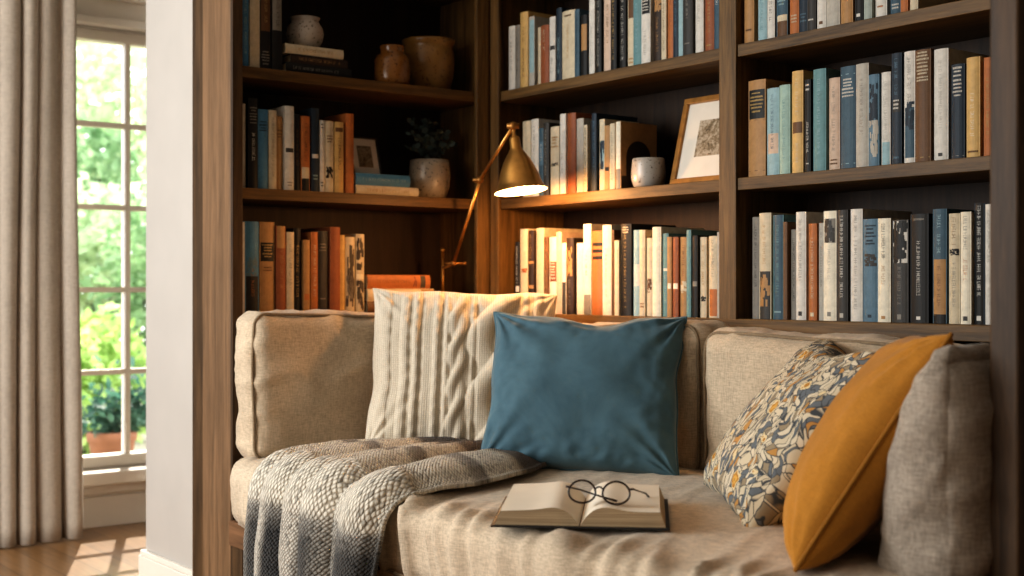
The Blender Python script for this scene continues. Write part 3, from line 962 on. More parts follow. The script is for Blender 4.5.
# ------------------------------------------------------------------ pottery and ornaments on the shelves
def pot(name, prof, loc, mat, label, cat, n=48):
    o = MB().lathe(prof, (0, 0, 0), n).obj(name, mat, None, True)
    o.location = loc
    tag(o, label, cat)
    return o
def hollow(outer, wall=.006, zfloor=.012):
    """closed pot profile: foot, outer wall, lip, inner wall, inner floor"""
    inner = [(max(.004, r - wall), z) for r, z in reversed(outer) if z > zfloor]
    return [(.0005, 0)] + outer + inner + [(inner[-1][0] * .6, zfloor), (.0005, zfloor)]

def shelf_spot(px, xs):
    y, d = on_x(px, xs)
    return y, d
y, d = shelf_spot(305, -.10)
k = d / FPX
zs = Z1 + .0797
pot('vase', hollow([(9 * k, 0), (14 * k, 3 * k), (17.5 * k, 9 * k), (18.6 * k, 16 * k), (17.4 * k, 22 * k), (14 * k, 27 * k), (13.4 * k, 29 * k), (15.2 * k, 32 * k)], .005),
    (-.10, y, zs), M['pot_white'], 'small round pale grey vase standing on a stack of flat books', 'vase')
y, d = shelf_spot(392, -.075); k = d / FPX
pot('jar', hollow([(15 * k, 0), (17.6 * k, 2 * k), (18 * k, 8 * k), (18 * k, 24 * k), (16.5 * k, 29 * k), (12 * k, 32 * k), (11.4 * k, 35 * k), (12.6 * k, 38 * k), (12.4 * k, 40 * k)], .005),
    (-.075, y, Z1 + .0005), M['pot_brown'], 'small glossy brown stoneware jar with narrow neck on the top shelf', 'jar')
y, d = shelf_spot(428.5, -.125); k = d / FPX
pot('crock', hollow([(18 * k, 0), (22 * k, 4 * k), (25.2 * k, 18 * k), (26 * k, 30 * k), (25.6 * k, 40 * k), (24 * k, 45 * k), (24.6 * k, 47 * k), (26.6 * k, 50 * k), (26.4 * k, 52.5 * k)], .007),
    (-.125, y, Z1 + .0005), M['pot_tan'], 'large tan glazed crock with flared rim beside the small brown jar', 'pot')

# potted plant on the left middle shelf
y, d = shelf_spot(429.5, -.10); k = d / FPX
pr = tag(empty('potted_plant', (-.10, y, Z2)), 'dark leafy sprigs in a speckled stoneware pot on the left middle shelf', 'plant')
MB().lathe(hollow([(13 * k, 0), (17 * k, 3 * k), (20 * k, 12 * k), (20.6 * k, 22 * k), (20 * k, 33 * k), (19.4 * k, 39 * k)], .006, .10), (0, 0, .0005), 48).obj('pot', M['pot_speck'], pr, True)
rnd = random.Random(5)
stems, leaves = MB(), MB()
for (dy, dx, hh) in ((-.085, .03, .07), (-.05, -.02, .115), (-.02, .03, .06), (.0, -.01, .125), (.02, .03, .09), (.055, .0, .085), (.075, .02, .05), (-.07, 0, .03), (.03, -.03, .12)):
    p0 = Vector((rnd.uniform(-.02, .02), rnd.uniform(-.02, .02), 36 * k))
    p1 = Vector((dx, dy, 39 * k + hh))
    pts = []
    for i in range(9):
        t = i / 8
        p = p0.lerp(p1, t); p.z += .03 * math.sin(PI * t) * .6
        pts.append(p)
    stems.tube(pts, .0016, 5)
    for i in range(2, 9):
        for sgn in (-1, 1):
            c = pts[i]
            a = rnd.uniform(0, 2 * PI)
            dirv = Vector((rnd.uniform(-.5, .6), sgn * rnd.uniform(.4, 1), rnd.uniform(-.3, .8))).normalized()
            L, W = rnd.uniform(.016, .026), rnd.uniform(.007, .011)
            sd = dirv.cross(Vector((rnd.uniform(.4, 1), 0, rnd.uniform(-.4, .4)))).normalized()
            b0 = len(leaves.v)
            leaves.v += [tuple(c), tuple(c + dirv * L * .35 + sd * W * .8), tuple(c + dirv * L * .75 + sd * W * .7), tuple(c + dirv * L), tuple(c + dirv * L * .75 - sd * W * .7), tuple(c + dirv * L * .35 - sd * W * .8)]
            leaves.f.append(tuple(range(b0, b0 + 6))); leaves.mi.append(0)
stems.obj('stems', M['stem'], pr, True)
leaves.obj('foliage', M['leaf_dark'], pr)

def picture(name, w, h, fw, matw, loc, normal, lean, fmat, label, cat, art_mat, dep=.014, inset=(.2, .2, .2, .2)):
    root = empty(name, loc)
    n = Vector(normal).normalized()
    X = Vector((0, 0, 1)).cross(n) * 1.0
    # local x to the viewer's right, y away from the viewer, z up
    R = Matrix((X, -n, Vector((0, 0, 1)))).transposed()
    root.rotation_euler = (R.to_4x4() @ Matrix.Rotation(-lean, 4, 'X')).to_euler()
    mb = MB()
    for (x0, x1, z0, z1) in ((-w / 2, w / 2, 0, fw), (-w / 2, w / 2, h - fw, h), (-w / 2, -w / 2 + fw, fw, h - fw), (w / 2 - fw, w / 2, fw, h - fw)):
        mb.box(x0, x1, -dep, 0, z0, z1)
    mb.obj('frame', fmat, root, False, .002)
    mbd = MB().box(-w / 2 + fw - .001, w / 2 - fw + .001, -dep * .5, -.001, fw - .001, h - fw + .001).obj('mat_board', M['mat_board'], root)
    iw, ih = w - 2 * fw, h - 2 * fw
    l, r, b, t = inset
    art = MB()
    art.box(-w / 2 + fw + iw * l, w / 2 - fw - iw * r, -dep * .5 - .0008, -dep * .5, fw + ih * b, h - fw - ih * t)
    art.obj('picture', art_mat, mbd)
    tag(root, label, cat)
    return root
ya, d = on_y(671.8, .10)
# framed drawing on the centre bay's middle shelf
xa, da = on_y(671.8, .07); hpic = zof(101, da + .02) - Z2
picture('picture_frame', .235, hpic * 1.04, .016, 0, (xa + .1175, .075, Z2 + .0005), (0, -1, 0), math.radians(14), M['frame_gold'],
        'gilt-framed pencil drawing with white mat leaning at the right of the centre middle shelf', 'picture', M['sketch'], .016, (.25, .25, .28, .24))
ya, da = on_x(366, -.15)
picture('picture_frame', .10, .125, .006, 0, (-.15, ya + .004, Z2 + .0005 + .026 + .035), (1, 0, 0), math.radians(16), M['frame_dark'],
        'small dark-framed picture leaning behind the flat blue book on left middle shelf', 'picture', mk_sketch('small_portrait', '#8d7f6a'), .010, (.22, .22, .2, .2))

# cup
xc, d = on_y(648.5, .055); k = d / FPX
pot('cup', hollow([(11.5 * k, 0), (15 * k, 2 * k), (17 * k, 8 * k), (17.4 * k, 15 * k), (16.6 * k, 24 * k), (16.2 * k, 28.5 * k), (15.6 * k, 29.4 * k)], .004),
    (xc, .055, Z2 + .0005), M['cup'], 'handleless pale grey stoneware cup between books and gilt picture frame', 'cup')

# ------------------------------------------------------------------ lamp
lamp = tag(empty('reading_lamp', (-.10, -.112, Z3)), 'lit brass swing-arm reading lamp standing in the corner of the bookcases', 'lamp')
LT = -Vector(lamp.location)
def L3(v): return Vector(v) + LT
MB().lathe([(.0005, 0), (.05, 0), (.052, .004), (.048, .011), (.02, .017), (.008, .024), (.0005, .025)], (0, 0, .0005), 36).obj('base', M['brass'], lamp, True)
rod_top = 1.012
mb = MB().tube([L3((-.10, -.112, Z3 + .02)), L3((-.10, -.112, rod_top))], .0055, 12)
mb.sphere(L3((-.10, -.112, rod_top + .004)), .008)
mb.obj('rod', M['brass'], lamp, True)
pS = at(453.5, 263.5, 3.90); pJ = at(480, 180, 3.74); pH = at(513, 126, 3.57)
mb = MB().tube([L3((-.10, -.112, pS.z - .02)), L3((-.10, -.112, pS.z - .012)), L3(pS)], .005, 8)
vr = (at(460, 263.5, 3.90) - pS)
mb.tube([L3(pS - vr * 1.3), L3(pS + vr * 1.6)], .0045, 10)
mb.sphere(L3(pS), .0095)
mb.sphere(L3(pS + vr * 1.7), .0065)
mb.obj('pivot', M['brass_dk'], lamp, True)
MB().tube([L3(pS), L3(pJ)], .0052, 12).obj('lower_arm', M['brass'], lamp, True)
mb = MB().sphere(L3(pJ), .011)
mb.tube([L3(pJ - vr * 1.1), L3(pJ + vr * .5)], .006, 10)
mb.obj('elbow_joint', M['brass_dk'], lamp, True)
MB().tube([L3(pJ), L3(pH)], .0048, 12).obj('upper_arm', M['brass'], lamp, True)
mb = MB().sphere(L3(pH), .0125)
mb.tube([L3(pH - vr * .9), L3(pH + vr * .9)], .008, 12)
mb.obj('head_joint', M['brass_dk'], lamp, True)
camr = Vector((CS, SN, 0)); camf = Vector((-SN, CS, 0))
ax = (Vector((0, 0, -1)) + camr * .12 - camf * .085).normalized()       # lamp axis pointing down and out
zax = -ax
xax = camr - camr.dot(zax) * zax; xax.normalize(); yax = zax.cross(xax)
R = Matrix((xax, yax, zax)).transposed()
rim = pH + ax * .183
prof = [(.0735, 0), (.0722, .004), (.066, .010), (.0605, .022), (.0555, .040), (.049, .060), (.0405, .080), (.030, .098), (.0205, .112), (.0155, .122), (.0150, .146), (.0125, .152), (.006, .156), (.005, .178)]
sh = MB().lathe(prof, L3(rim), 56, 0, R)
shade = sh.obj('lamp_shade', M['brass'], lamp, True)
pin = [(r - .0022 if r > .02 else r - .002, z + (.0006 if i == 0 else .001)) for i, (r, z) in enumerate(prof[:11])] + [(.0005, .150)]
inn = MB().lathe(pin, L3(rim), 56, 0, R)
inn.lathe([(.0735, 0), (.0713, .0006)], L3(rim), 56, 0, R)
inn.obj('shade_lining', M['shade_in'], shade, True)
MB().lathe([(.0005, -.002), (.012, .001), (.021, .010), (.0245, .022), (.021, .036), (.014, .050), (.012, .062), (.012, .078)], L3(rim + zax * .008), 24, 0, R).obj('bulb', M['bulb'], shade, True)
LAMP_POS = rim - zax * .012

# ------------------------------------------------------------------ bench and cushions
bench = tag(empty('bench', (1.03, -.42, 0)), 'brown oak window-seat bench beneath the linen seat cushion', 'bench')
def npart(name, lst, mat, bevel=.003):
    mb = MB(); T = Matrix.Translation(-bench.location)
    for b in lst: mb.box(*b, mat=T)
    return mb.obj(name, mat, bench, False, bevel)
npart('seat_board', [(.012, 2.050, -.845, -.016, .265, .290)], M['bench'])
npart('front_rail', [(.012, 2.050, -.872, -.846, .225, .290)], M['bench'])
for x in (.012, 1.0, 1.99):
    npart('leg', [(x, x + .06, -.862, -.80, 0, .264)], M['oak_end'])
npart('front_panel', [(.073, .999, -.835, -.82, .04, .264), (1.061, 1.989, -.835, -.82, .04, .264)], M['oak_end'])

def rbox_grid(n):
    return [-math.cos(PI * i / n) * .55 + .45 * (2 * i / n - 1) for i in range(n + 1)]

def soft_box(name, size, r, n, fn, mat, parent=None, uvscale=None):
    """rounded box with dense grid; fn(p, nrm, u) -> displaced p"""
    sx, sy, sz = [s / 2 for s in size]
    V, F = [], []
    key = {}
    def gv(p):
        k = (round(p[0], 5), round(p[1], 5), round(p[2], 5))
        if k not in key:
            key[k] = len(V); V.append(p)
        return key[k]
    def g(m): 
        return rbox_grid(m)
    gx, gy, gz = g(n[0]), g(n[1]), g(n[2])
    for axis in range(3):
        A, B = [(gy, gz), (gz, gx), (gx, gy)][axis]
        for sgn in (-1, 1):
            for i in range(len(A) - 1):
                for j in range(len(B) - 1):
                    q = []
                    for a, b in ((A[i], B[j]), (A[i + 1], B[j]), (A[i + 1], B[j + 1]), (A[i], B[j + 1])):
                        p = [0, 0, 0]; p[axis] = sgn; p[(axis + 1) % 3] = a; p[(axis + 2) % 3] = b
                        q.append(gv(tuple(p)))
                    F.append(tuple(q if sgn > 0 else q[::-1]))
    out = []
    for u in V:
        p = Vector((u[0] * sx, u[1] * sy, u[2] * sz))
        c = Vector((max(-sx + r, min(sx - r, p.x)), max(-sy + r, min(sy - r, p.y)), max(-sz + r, min(sz - r, p.z))))
        dlt = p - c
        nr = dlt.normalized() if dlt.length > 1e-9 else Vector((0, 0, 1))
        p = c + nr * r if dlt.length > 1e-9 else p
        out.append(fn(p, nr, u))
    return new_obj(name, out, F, mat, parent, True)

def ns(*a): return noise.noise(a)
def ridge(*a): return 1 - abs(noise.noise(a)) * 2

# seat mattress
SX0, SX1, SYF, SYB = .075, 2.04, -.885, -.02
SZ0, SZ1 = .292, .452
def seat_crown(x, y):
    u = (x - SX0) / (SX1 - SX0); v = (y - SYF) / (SYB - SYF)
    u = min(1, max(0, u)); v = min(1, max(0, v))
    return .030 * (math.sin(PI * u) ** .8) * (math.sin(PI * min(1, .12 + v * .8)) ** .7)
def seat_bulge(x):
    u = min(1, max(0, (x - SX0) / (SX1 - SX0)))
    return .085 * math.sin(PI * u) ** .7 if 0 < u < 1 else 0
sc0 = Vector(((SX0 + SX1) / 2, (SYF + SYB) / 2, (SZ0 + SZ1) / 2))
mroot = tag(empty('seat_cushion', (sc0.x, sc0.y, SZ0)), 'long oatmeal linen seat cushion covering the bench, creased at its front edge', 'cushion')
def seat_fn(p, nr, u):
    w = p + sc0
    fz = (u[2] + 1) / 2
    z = w.z + seat_crown(w.x, w.y) * max(0, fz) ** 1.0
    y = w.y
    front = max(0, 1 - (w.y - SYF) / .45)
    fcr = max(0, min(1, 1.25 - (w.y - SYF) / .11))
    y -= seat_bulge(w.x) * front * (1 - .35 * (1 - fz))
    # creases running over the front edge
    sw = w.x + .55 * (w.y - SYF) * (1 if w.x > 1.1 else 1)
    a = ridge(sw * 9 + .8 * ns(w.x * 3, w.y * 3, 7), w.y * 1.6 + w.z * 1.0, 2.0)
    b = ridge(sw * 19 + ns(w.x * 4, w.y * 4, 1), w.y * 2.5 + w.z * 1.5, 9.0)
    amp = .023 * fcr + .005
    d = amp * (max(0, a - .30) * 1.0 + max(0, b - .35) * .6 - .35)
    d2 = .010 * ns(w.x * 3.2, w.y * 3.2, w.z * 3)
    o = Vector((w.x, y, z)) + nr * (d + d2)
    if u[2] <= -.999: o.z = SZ0 + .0005
    return o - Vector(mroot.location)
sm = soft_box('cover', (SX1 - SX0, SYB - SYF, SZ1 - SZ0), .05, (240, 110, 22), seat_fn, M['linen_seat'], mroot)
# piping along the lower front edge
pts = []
for i in range(60):
    x = SX0 + .05 + (SX1 - SX0 - .1) * i / 59
    pts.append(Vector((x, SYF - seat_bulge(x) * .72 - .001, SZ0 + .030)) - Vector(mroot.location))
MB().tube(pts, .0035, 6).obj('piping', M['linen_seam'], sm, True)

def seat_top(x, y):
    """upper surface of the seat cushion, rolling over at its front"""
    return SZ1 + seat_crown(x, y)

def box_cushion(name, c, size, r, face, label, bulge=.03, seed=0, mat=None, n=(60, 24, 50), lean=0, pipe=True, amp=.008):
    """standing box cushion; face 'x' -> thickness along x facing +x ; 'y' -> facing -y ; 'nx' end cushion"""
    root = tag(empty(name, (c[0], c[1], c[2] - size[2] / 2)), label, 'cushion')
    mat = mat or M['linen']
    hx, hy, hz = [s / 2 for s in size]
    ti = 0 if face in ('x', 'nx') else 1
    la = 1 - ti
    def fn(p, nr, u):
        tu, lu, zu = u[ti], u[la], u[2]
        b = bulge * max(0, (1 - lu ** 2)) ** .6 * max(0, (1 - zu ** 2)) ** .6
        q = Vector(p)
        q[ti] += b * tu
        # soft sagging top edge
        q.z += (.012 * ns(p[la] * 4, seed, 1.3) - .010 * (1 - lu ** 2)) * max(0, zu)
        q[la] += .010 * ns(p.z * 6, seed + 4.2, .3) * lu
        a = ridge(p[la] * 5 + seed, p.z * 10, p[ti] * 4 + seed)
        edge = max(lu ** 6, zu ** 6)
        e = ridge(p[la] * 16 + seed, p.z * 16, p[ti] * 12) * edge
        q += nr * (amp * (max(0, a - .45) * 1.2) + amp * .8 * max(0, e - .3) + .006 * ns(p.x * 5, p.y * 5, p.z * 5 + seed))
        if lean:
            q[ti] += lean * (p.z + hz)
        if face == 'nx':
            q[0] += .045 * zu * (1 - tu) / 2
        q.z += hz
        return q
    cov = soft_box('cover', size, r, n, fn, mat, root)
    if pipe:
        # piping round the face edge
        pts = []
        t = (1 if face == 'x' else -1) * (size[ti] / 2 - .012)
        rr = r * .9
        L, H = size[la] / 2 - .004, size[2] / 2 - .004
        path = []
        for (cx, cz, a0) in ((L - rr, H - rr, 0), (-L + rr, H - rr, 90), (-L + rr, -H + rr, 180), (L - rr, -H + rr, 270)):
            for k in range(7):
                a = math.radians(a0 + 15 * k)
                path.append((cx + rr * math.cos(a), cz + rr * math.sin(a)))
        # resample between corners
        full = []
        for i in range(len(path)):
            a, b = path[i], path[(i + 1) % len(path)]
            m = max(1, int(math.dist(a, b) / .02))
            for k in range(m):
                full.append((a[0] + (b[0] - a[0]) * k / m, a[1] + (b[1] - a[1]) * k / m))
        for (l, zz) in full:
            q = [0, 0, 0]; q[ti] = t; q[la] = l; q[2] = zz
            lu, zu = l / (size[la] / 2), zz / (size[2] / 2)
            v = Vector(q)
            v.z += (.012 * ns(l * 4, seed, 1.3) - .010 * (1 - lu ** 2)) * max(0, zu)
            v[la] += .010 * ns(zz * 6, seed + 4.2, .3) * lu
            if lean: v[ti] += lean * (zz + hz)
            v.z += hz
            pts.append(v)
        MB().tube(pts, .0042, 6, True).obj('piping', M['linen_seam'], cov, True)
    return root
zb = .452
box_cushion('back_cushion', (.075, -.52, zb + .195), (.125, .68, .39), .04, 'x',
            'oatmeal linen cushion standing against the left bookcase, facing right', .022, 1.0, None, (24, 70, 50))
box_cushion('back_cushion', (.545, -.105, zb + .183), (.985, .15, .362), .045, 'y',
            'oatmeal linen back cushion half hidden behind the knitted and blue cushions', .02, 5.0, None, (90, 24, 50))
box_cushion('back_cushion', (1.545, -.105, zb + .175), (.985, .16, .345), .045, 'y',
            'oatmeal linen back cushion behind the floral and mustard cushions', .025, 11.0, None, (90, 24, 50))
box_cushion('end_cushion', (1.990, -.45, zb + .172), (.124, .49, .375), .06, 'nx',
            'grey linen cushion standing upright against the right end panel', .015, 17.0, M['linen_grey'], (30, 60, 50), 0, False, .010)

# ------------------------------------------------------------------ scatter cushions
def pillow(name, W, H, T, mat, base, wdir, lean, label, N=70, pinch=.07, seed=0, disp=None, pipe=None, pr=.004, wr=.008, power=.42, backdir=None, sink=0, ear=.0, roll=0, belly=0, dip=0, shear=0):
    """base = middle of the lower edge; wdir = horizontal direction of its width (viewer's right)"""
    root = tag(empty(name, base), label, 'cushion')
    w = Vector((wdir[0], wdir[1], 0)).normalized()
    back = Vector((-w.y, w.x, 0))
    up = Vector((0, 0, 1)) * math.cos(lean) + back * math.sin(lean)
    nf = w.cross(up)          # faces the viewer
    R = Matrix((w, -nf, up)).transposed()
    root.rotation_euler = (R.to_4x4() @ Matrix.Rotation(roll, 4, 'Y')).to_euler()
    V, UV, F = [], [], []
    g = [math.sin(PI / 2 * (2 * i / N - 1)) * .6 + .4 * (2 * i / N - 1) for i in range(N + 1)]
    def outline(u, v):
        x = W / 2 * u * (1 - pinch * (1 - v * v) * abs(u) ** 3)
        z = H / 2 * v * (1 - pinch * (1 - u * u) * abs(v) ** 3)
        x += .008 * ns(v * 2.2, seed, u) * abs(u); z += .010 * ns(u * 2.2, seed + 3, v) * abs(v)
        # belly: weight settles low
        z -= belly * (1 - v * v) * .5
        if v > 0: z -= dip * math.exp(-((u - .05) / .38) ** 2) * v ** 2
        x -= shear * (z + H / 2)
        return x, z
    def thick(u, v):
        return T / 2 * max(0, (1 - abs(u) ** 2.4) * (1 - abs(v) ** 2.4)) ** power
    idx = {}
    for side in (1, -1):
        for j, v in enumerate(g):
            for i, u in enumerate(g):
                bd = i in (0, N) or j in (0, N)
                if side < 0 and bd:
                    idx[(side, i, j)] = idx[(1, i, j)]; continue
                x, z = outline(u, v)
                t = thick(u, v)
                cu, cv = (1 if u > 0 else -1), (1 if v > 0 else -1)
                du, dv = u - cu, v - cv
                dist = math.hypot(du, dv)
                ang = math.atan2(dv, du)
                rad = math.sin(ang * 13 + 3 * ns(ang * 2, seed, cu + cv * 2)) * math.exp(-dist * 2.4) * min(1, dist * 4)
                el = max(abs(u), abs(v))
                edg = ns(u * 9, v * 9, seed + side) * max(0, el - .5) * 2
                t += wr * (rad * .8 + edg * .5 + .6 * ns(u * 2.5, v * 2.5, seed + 7 * side)) * min(1, (1 - el) * 12)
                if disp and side > 0:
                    t += disp(u, v) * min(1, (1 - el) * 9)
                idx[(side, i, j)] = len(V)
                V.append((x, -t * side, z + H / 2 - sink)); UV.append(((u + 1) / 2, (v + 1) / 2))
        for j in range(N):
            for i in range(N):
                q = [idx[(side, i, j)], idx[(side, i + 1, j)], idx[(side, i + 1, j + 1)], idx[(side, i, j + 1)]]
                F.append(tuple(q if side > 0 else q[::-1]))
    cov = new_obj('cover', V, F, mat, root, True, None, UV)
    if pipe is not None:
        loop = [(i, 0) for i in range(N)] + [(N, j) for j in range(N)] + [(i, N) for i in range(N, 0, -1)] + [(0, j) for j in range(N, 0, -1)]
        pts = [V[idx[(1, i, j)]] for i, j in loop]
        MB().tube(pts, pr, 7, True).obj('piping', pipe, cov, True)
    return root

def cable(u, v):
    """cable-knit relief"""
    h = 0.0
    def strand(c, w):
        d = abs(u - c) / w
        return max(0, 1 - d * d) ** .5 if d < 1 else 0
    for (c0, amp, w, k, ph) in ((.33, .16, .135, 1.35, .4), (-.06, .055, .055, 2.4, 1.1)):
        a = v * PI * k + ph
        s1 = strand(c0 + amp * math.sin(a), w) * (.7 + .4 * math.cos(a))
        s2 = strand(c0 - amp * math.sin(a), w) * (.7 - .4 * math.cos(a))
        h = max(h, (.024 if c0 > .1 else .013) * max(s1, s2))
    for c, wd in ((-.62, .05), (-.50, .035), (-.28, .035), (-.17, .03), (.10, .025), (.66, .04), (.80, .05), (-.85, .07)):
        h = max(h, .006 * strand(c, wd) * (1 + .3 * math.sin((v * 22 + c * 9) * PI * .5)))
    for c in (-.44, -.22, .14, .60): h -= .004 * strand(c, .018)
    h -= .003
    return h

camr2 = Vector((CS, SN))
def dirw(dcomp):
    """horizontal direction seen as 'right' with depth component dcomp"""
    c = math.sqrt(1 - dcomp * dcomp)
    return (c * CS - dcomp * SN, c * SN + dcomp * CS)

# cream cable-knit cushion in the corner
P = at(459, 455, 3.36); P.z = zb + .012
pillow('knit_cushion', .50, .455, .17, M['knit'], P, dirw(.03), math.radians(20), 'cream cable-knit cushion leaning in the corner behind the throw', 160, .05, 2.0, cable, None, wr=.006, roll=math.radians(2))
# blue velvet
P = at(577, 480, 2.95); P.z = zb + .022
pillow('velvet_cushion', .46, .395, .18, M['velvet'], P, dirw(-.17), math.radians(24), 'blue velvet cushion propped in the middle of the sofa', 100, .06, 6.0, None, M['velvet'], .0035, wr=.013, roll=math.radians(1.5), dip=.022)
# floral
P = Vector((1.400, -.478, zb + .012))
pillow('floral_cushion', .475, .42, .15, M['floral'], P, (.82, -.57), math.radians(40), 'cushion with grey and ochre floral print between blue and mustard cushions', 90, .08, 9.0, None, None, wr=.009, roll=math.radians(3), dip=.03)
# mustard
P = Vector((1.728, -.652, zb + .006))
pillow('mustard_cushion', .44, .432, .17, M['mustard'], P, (.6, -.8), math.radians(33), 'mustard yellow piped cushion leaning on the grey end cushion', 90, .07, 13.0, None, M['mustard_seam'], .004, wr=.008, shear=.22, roll=math.radians(-4))

# ------------------------------------------------------------------ throw blanket
def make_throw():
    ns_, nt = 150, 220
    V, F, UV = [], [], []
    def lerp(a, b, t): return a + (b - a) * t
    T1 = .58
    Rr = .055
    CR = ((.07, .10, .75), (.27, .11, .9), (.46, .09, .8), (.60, .075, 1.0), (.85, .13, 1.0))   # crests: place, half width, height
    def profile(s, t):
        s2 = s + .05 * math.sin(t * 3.0 + s * 2) * min(1, s * 6, (1 - s) * 6) + .02 * ns(s * 4, t * 3, 2)
        h = 0
        for c, w, a in CR:
            d = abs(s2 - c) / w
            if d < 1: h = max(h, a * math.cos(d * PI / 2) ** .75)
        return h
    for j in range(nt + 1):
        t = j / nt
        for i in range(ns_ + 1):
            s = i / ns_
            bx = lerp(.29, .83, s); by = lerp(-.345, -.43, s)
            fx = lerp(.315, .965, s)
            fy = SYF - seat_bulge(fx) * .95 - .004
            edge = min(1, min(s, 1 - s) * 18)
            amp = .042 * min(1, .55 + t * 1.1)
            hgt = .010 + amp * profile(s, t) * edge + .005 * ns(s * 9, t * 9, 4)
            hgt = max(.006, hgt)
            if t < T1:
                q = t / T1
                x = lerp(bx, fx, q) + .06 * math.sin(q * PI) * s ** 2 - .01 * math.sin(q * PI) * (1 - s)
                y = lerp(by, fy + Rr, q)
                z = seat_top(x, y) + hgt + .004
                p = Vector((x, y, z))
            else:
                q = (t - T1) / (1 - T1)
                L = q * .50
                arc = Rr * PI / 2
                x = fx + (-.005 - .035 * s) * q + .010 * math.sin(s * 9 + q * 3)
                zt = seat_top(fx, fy + Rr) - Rr
                if L < arc:
                    a = L / Rr
                    cy, cz = fy + Rr, zt
                    rr = Rr + hgt + .004
                    y = cy - math.sin(a) * rr; z = cz + math.cos(a) * rr
                else:
                    y = fy - hgt - .004 - .012 * min(1, (L - arc) / .1)
                    z = zt - (L - arc)
                p = Vector((x, y, z))
            V.append(p); UV.append((s, t))
    for j in range(nt):
        for i in range(ns_):
            a = j * (ns_ + 1) + i
            F.append((a, a + ns_ + 1, a + ns_ + 2, a + 1))
    o = new_obj('throw_blanket', V, F, M['throw'], None, True, None, UV)
    m = o.modifiers.new('s', 'SOLIDIFY'); m.thickness = .009; m.offset = 1
    tag(o, 'grey and cream chunky woven throw draped over the left end of the seat', 'throw')
make_throw()

# ------------------------------------------------------------------ open book and glasses
def make_openbook():
    P = at(583, 510, 2.40)
    P.z = seat_top(P.x, P.y) + .011
    root = tag(empty('open_book', P), 'open black-covered book lying face up on the seat cushion', 'book')
    rz = TH - math.radians(6)
    root.rotation_euler = (math.radians(3.0), 0, rz)
    PW, PH, BT = .150, .235, .030
    # cover boards and spine, slightly hinged
    mb = MB()
    mb.box(-PW - .008, -.012, -PH / 2 - .005, PH / 2 + .005, 0, .0035)
    mb.box(.012, PW + .008, -PH / 2 - .005, PH / 2 + .005, 0, .0035)
    mb.box(-.013, .013, -PH / 2 - .005, PH / 2 + .005, 0, .0025)
    mb.obj('cover', M['bookblack'], root, False, .001)
    for sgn in (-1, 1):
        n = 26
        top, bot = [], []
        for i in range(n + 1):
            t = i / n
            x = sgn * (.001 + PW * t)
            th = BT if sgn > 0 else BT * .95
            z = .004 + th * (1 - math.exp(-t * 9)) * (1.0 + .22 * math.exp(-((t - .28) / .22) ** 2)) * (1 - .12 * t)
            # fore-edge slant
            top.append((x - sgn * .010 * t, z)); bot.append((x, .0036))
        V, F, mi = [], [], []
        m = 12
        for j in range(m + 1):
            y = -PH / 2 + PH * j / m
            for (x, z) in top: V.append((x, y, z + .0012 * ns(x * 20, y * 12, 3)))
        base = len(V)
        for j in range(m + 1):
            y = -PH / 2 + PH * j / m
            for (x, z) in bot: V.append((x, y, z))
        for j in range(m):
            for i in range(n):
                a = j * (n + 1) + i
                q = (a, a + 1, a + n + 2, a + n + 1)
                F.append(q if sgn > 0 else q[::-1]); mi.append(0)
        for i in range(n):                                   # head and foot edges
            q = (i, base + i, base + i + 1, i + 1)
            F.append(q if sgn > 0 else q[::-1]); mi.append(1)
            a = m * (n + 1) + i
            q = (a + 1, base + a + 1, base + a, a)
            F.append(q if sgn > 0 else q[::-1]); mi.append(1)
        for j in range(m):                                   # fore-edge
            a = j * (n + 1) + n; b = a + n + 1
            q = (a, base + a, base + b, b)
            F.append(q if sgn > 0 else q[::-1]); mi.append(1)
        new_obj('pages', V, F, [M['paper'], M['pageedge']], root, True, mi).data.set_sharp_from_angle(angle=math.radians(40))
    return root, BT
ob, BT = make_openbook()

def make_glasses():
    bpy.context.view_layer.update()
    # stands on the right-hand page near the gutter
    loc = ob.matrix_world @ Vector((.032, -.085, BT * 1.08 + .0042))
    root = tag(empty('eyeglasses', loc), 'round dark-rimmed eyeglasses resting on the open book', 'glasses')
    root.rotation_euler = (math.radians(-14), 0, TH - math.radians(15))
    # local: x right, z up the lens plane, y away from the viewer
    def ring(cx, cz, a, b):
        return [(cx + a * math.cos(2 * PI * k / 36) * (1 - .06 * math.sin(2 * PI * k / 36)), 0, cz + b * math.sin(2 * PI * k / 36)) for k in range(36)]
    a, b = .0245, .0200
    gap = .031
    cz = b + .001
    fr = MB()
    for cx in (-gap, gap):
        fr.tube(ring(cx, cz, a, b), .0019, 8, True)
    fr.tube([(-gap + a * .97, 0, cz + .005), (-.003, -.002, cz + .009), (.003, -.002, cz + .009), (gap - a * .97, 0, cz + .005)], .0018, 8)
    for sg in (-1, 1):
        fr.tube([(sg * (gap + a * .96), 0, cz + .007), (sg * (gap + a + .005), .002, cz + .008), (sg * (gap + a + .006), .008, cz + .008)], .0020, 8)
    fr.obj('rim', M['tortoise'], root, True)
    for cx in (-gap, gap):
        V = [(cx, 0, cz)] + ring(cx, cz, a - .001, b - .001)
        F = [(0, k + 1, (k + 1) % 36 + 1) for k in range(36)]
        new_obj('lens', V, F, M['glass'], root, True)
    MB().tube([(gap + a + .006, .006, cz + .008), (gap + a + .010, .040, cz + .008), (gap + a + .016, .080, cz + .008), (gap + a + .018, .100, cz + .004)], [.0016, .0015, .0018, .0022], 8).obj('temple', M['tortoise'], root, True)
    MB().tube([(-gap - a - .006, .006, cz + .008), (-gap - .005, .016, cz + .004), (-gap + .02, .020, cz - .003), (.012, .019, cz - .009), (.03, .016, cz - .013)], [.0016, .0015, .0016, .0019, .0022], 8).obj('temple', M['tortoise'], root, True)
make_glasses()

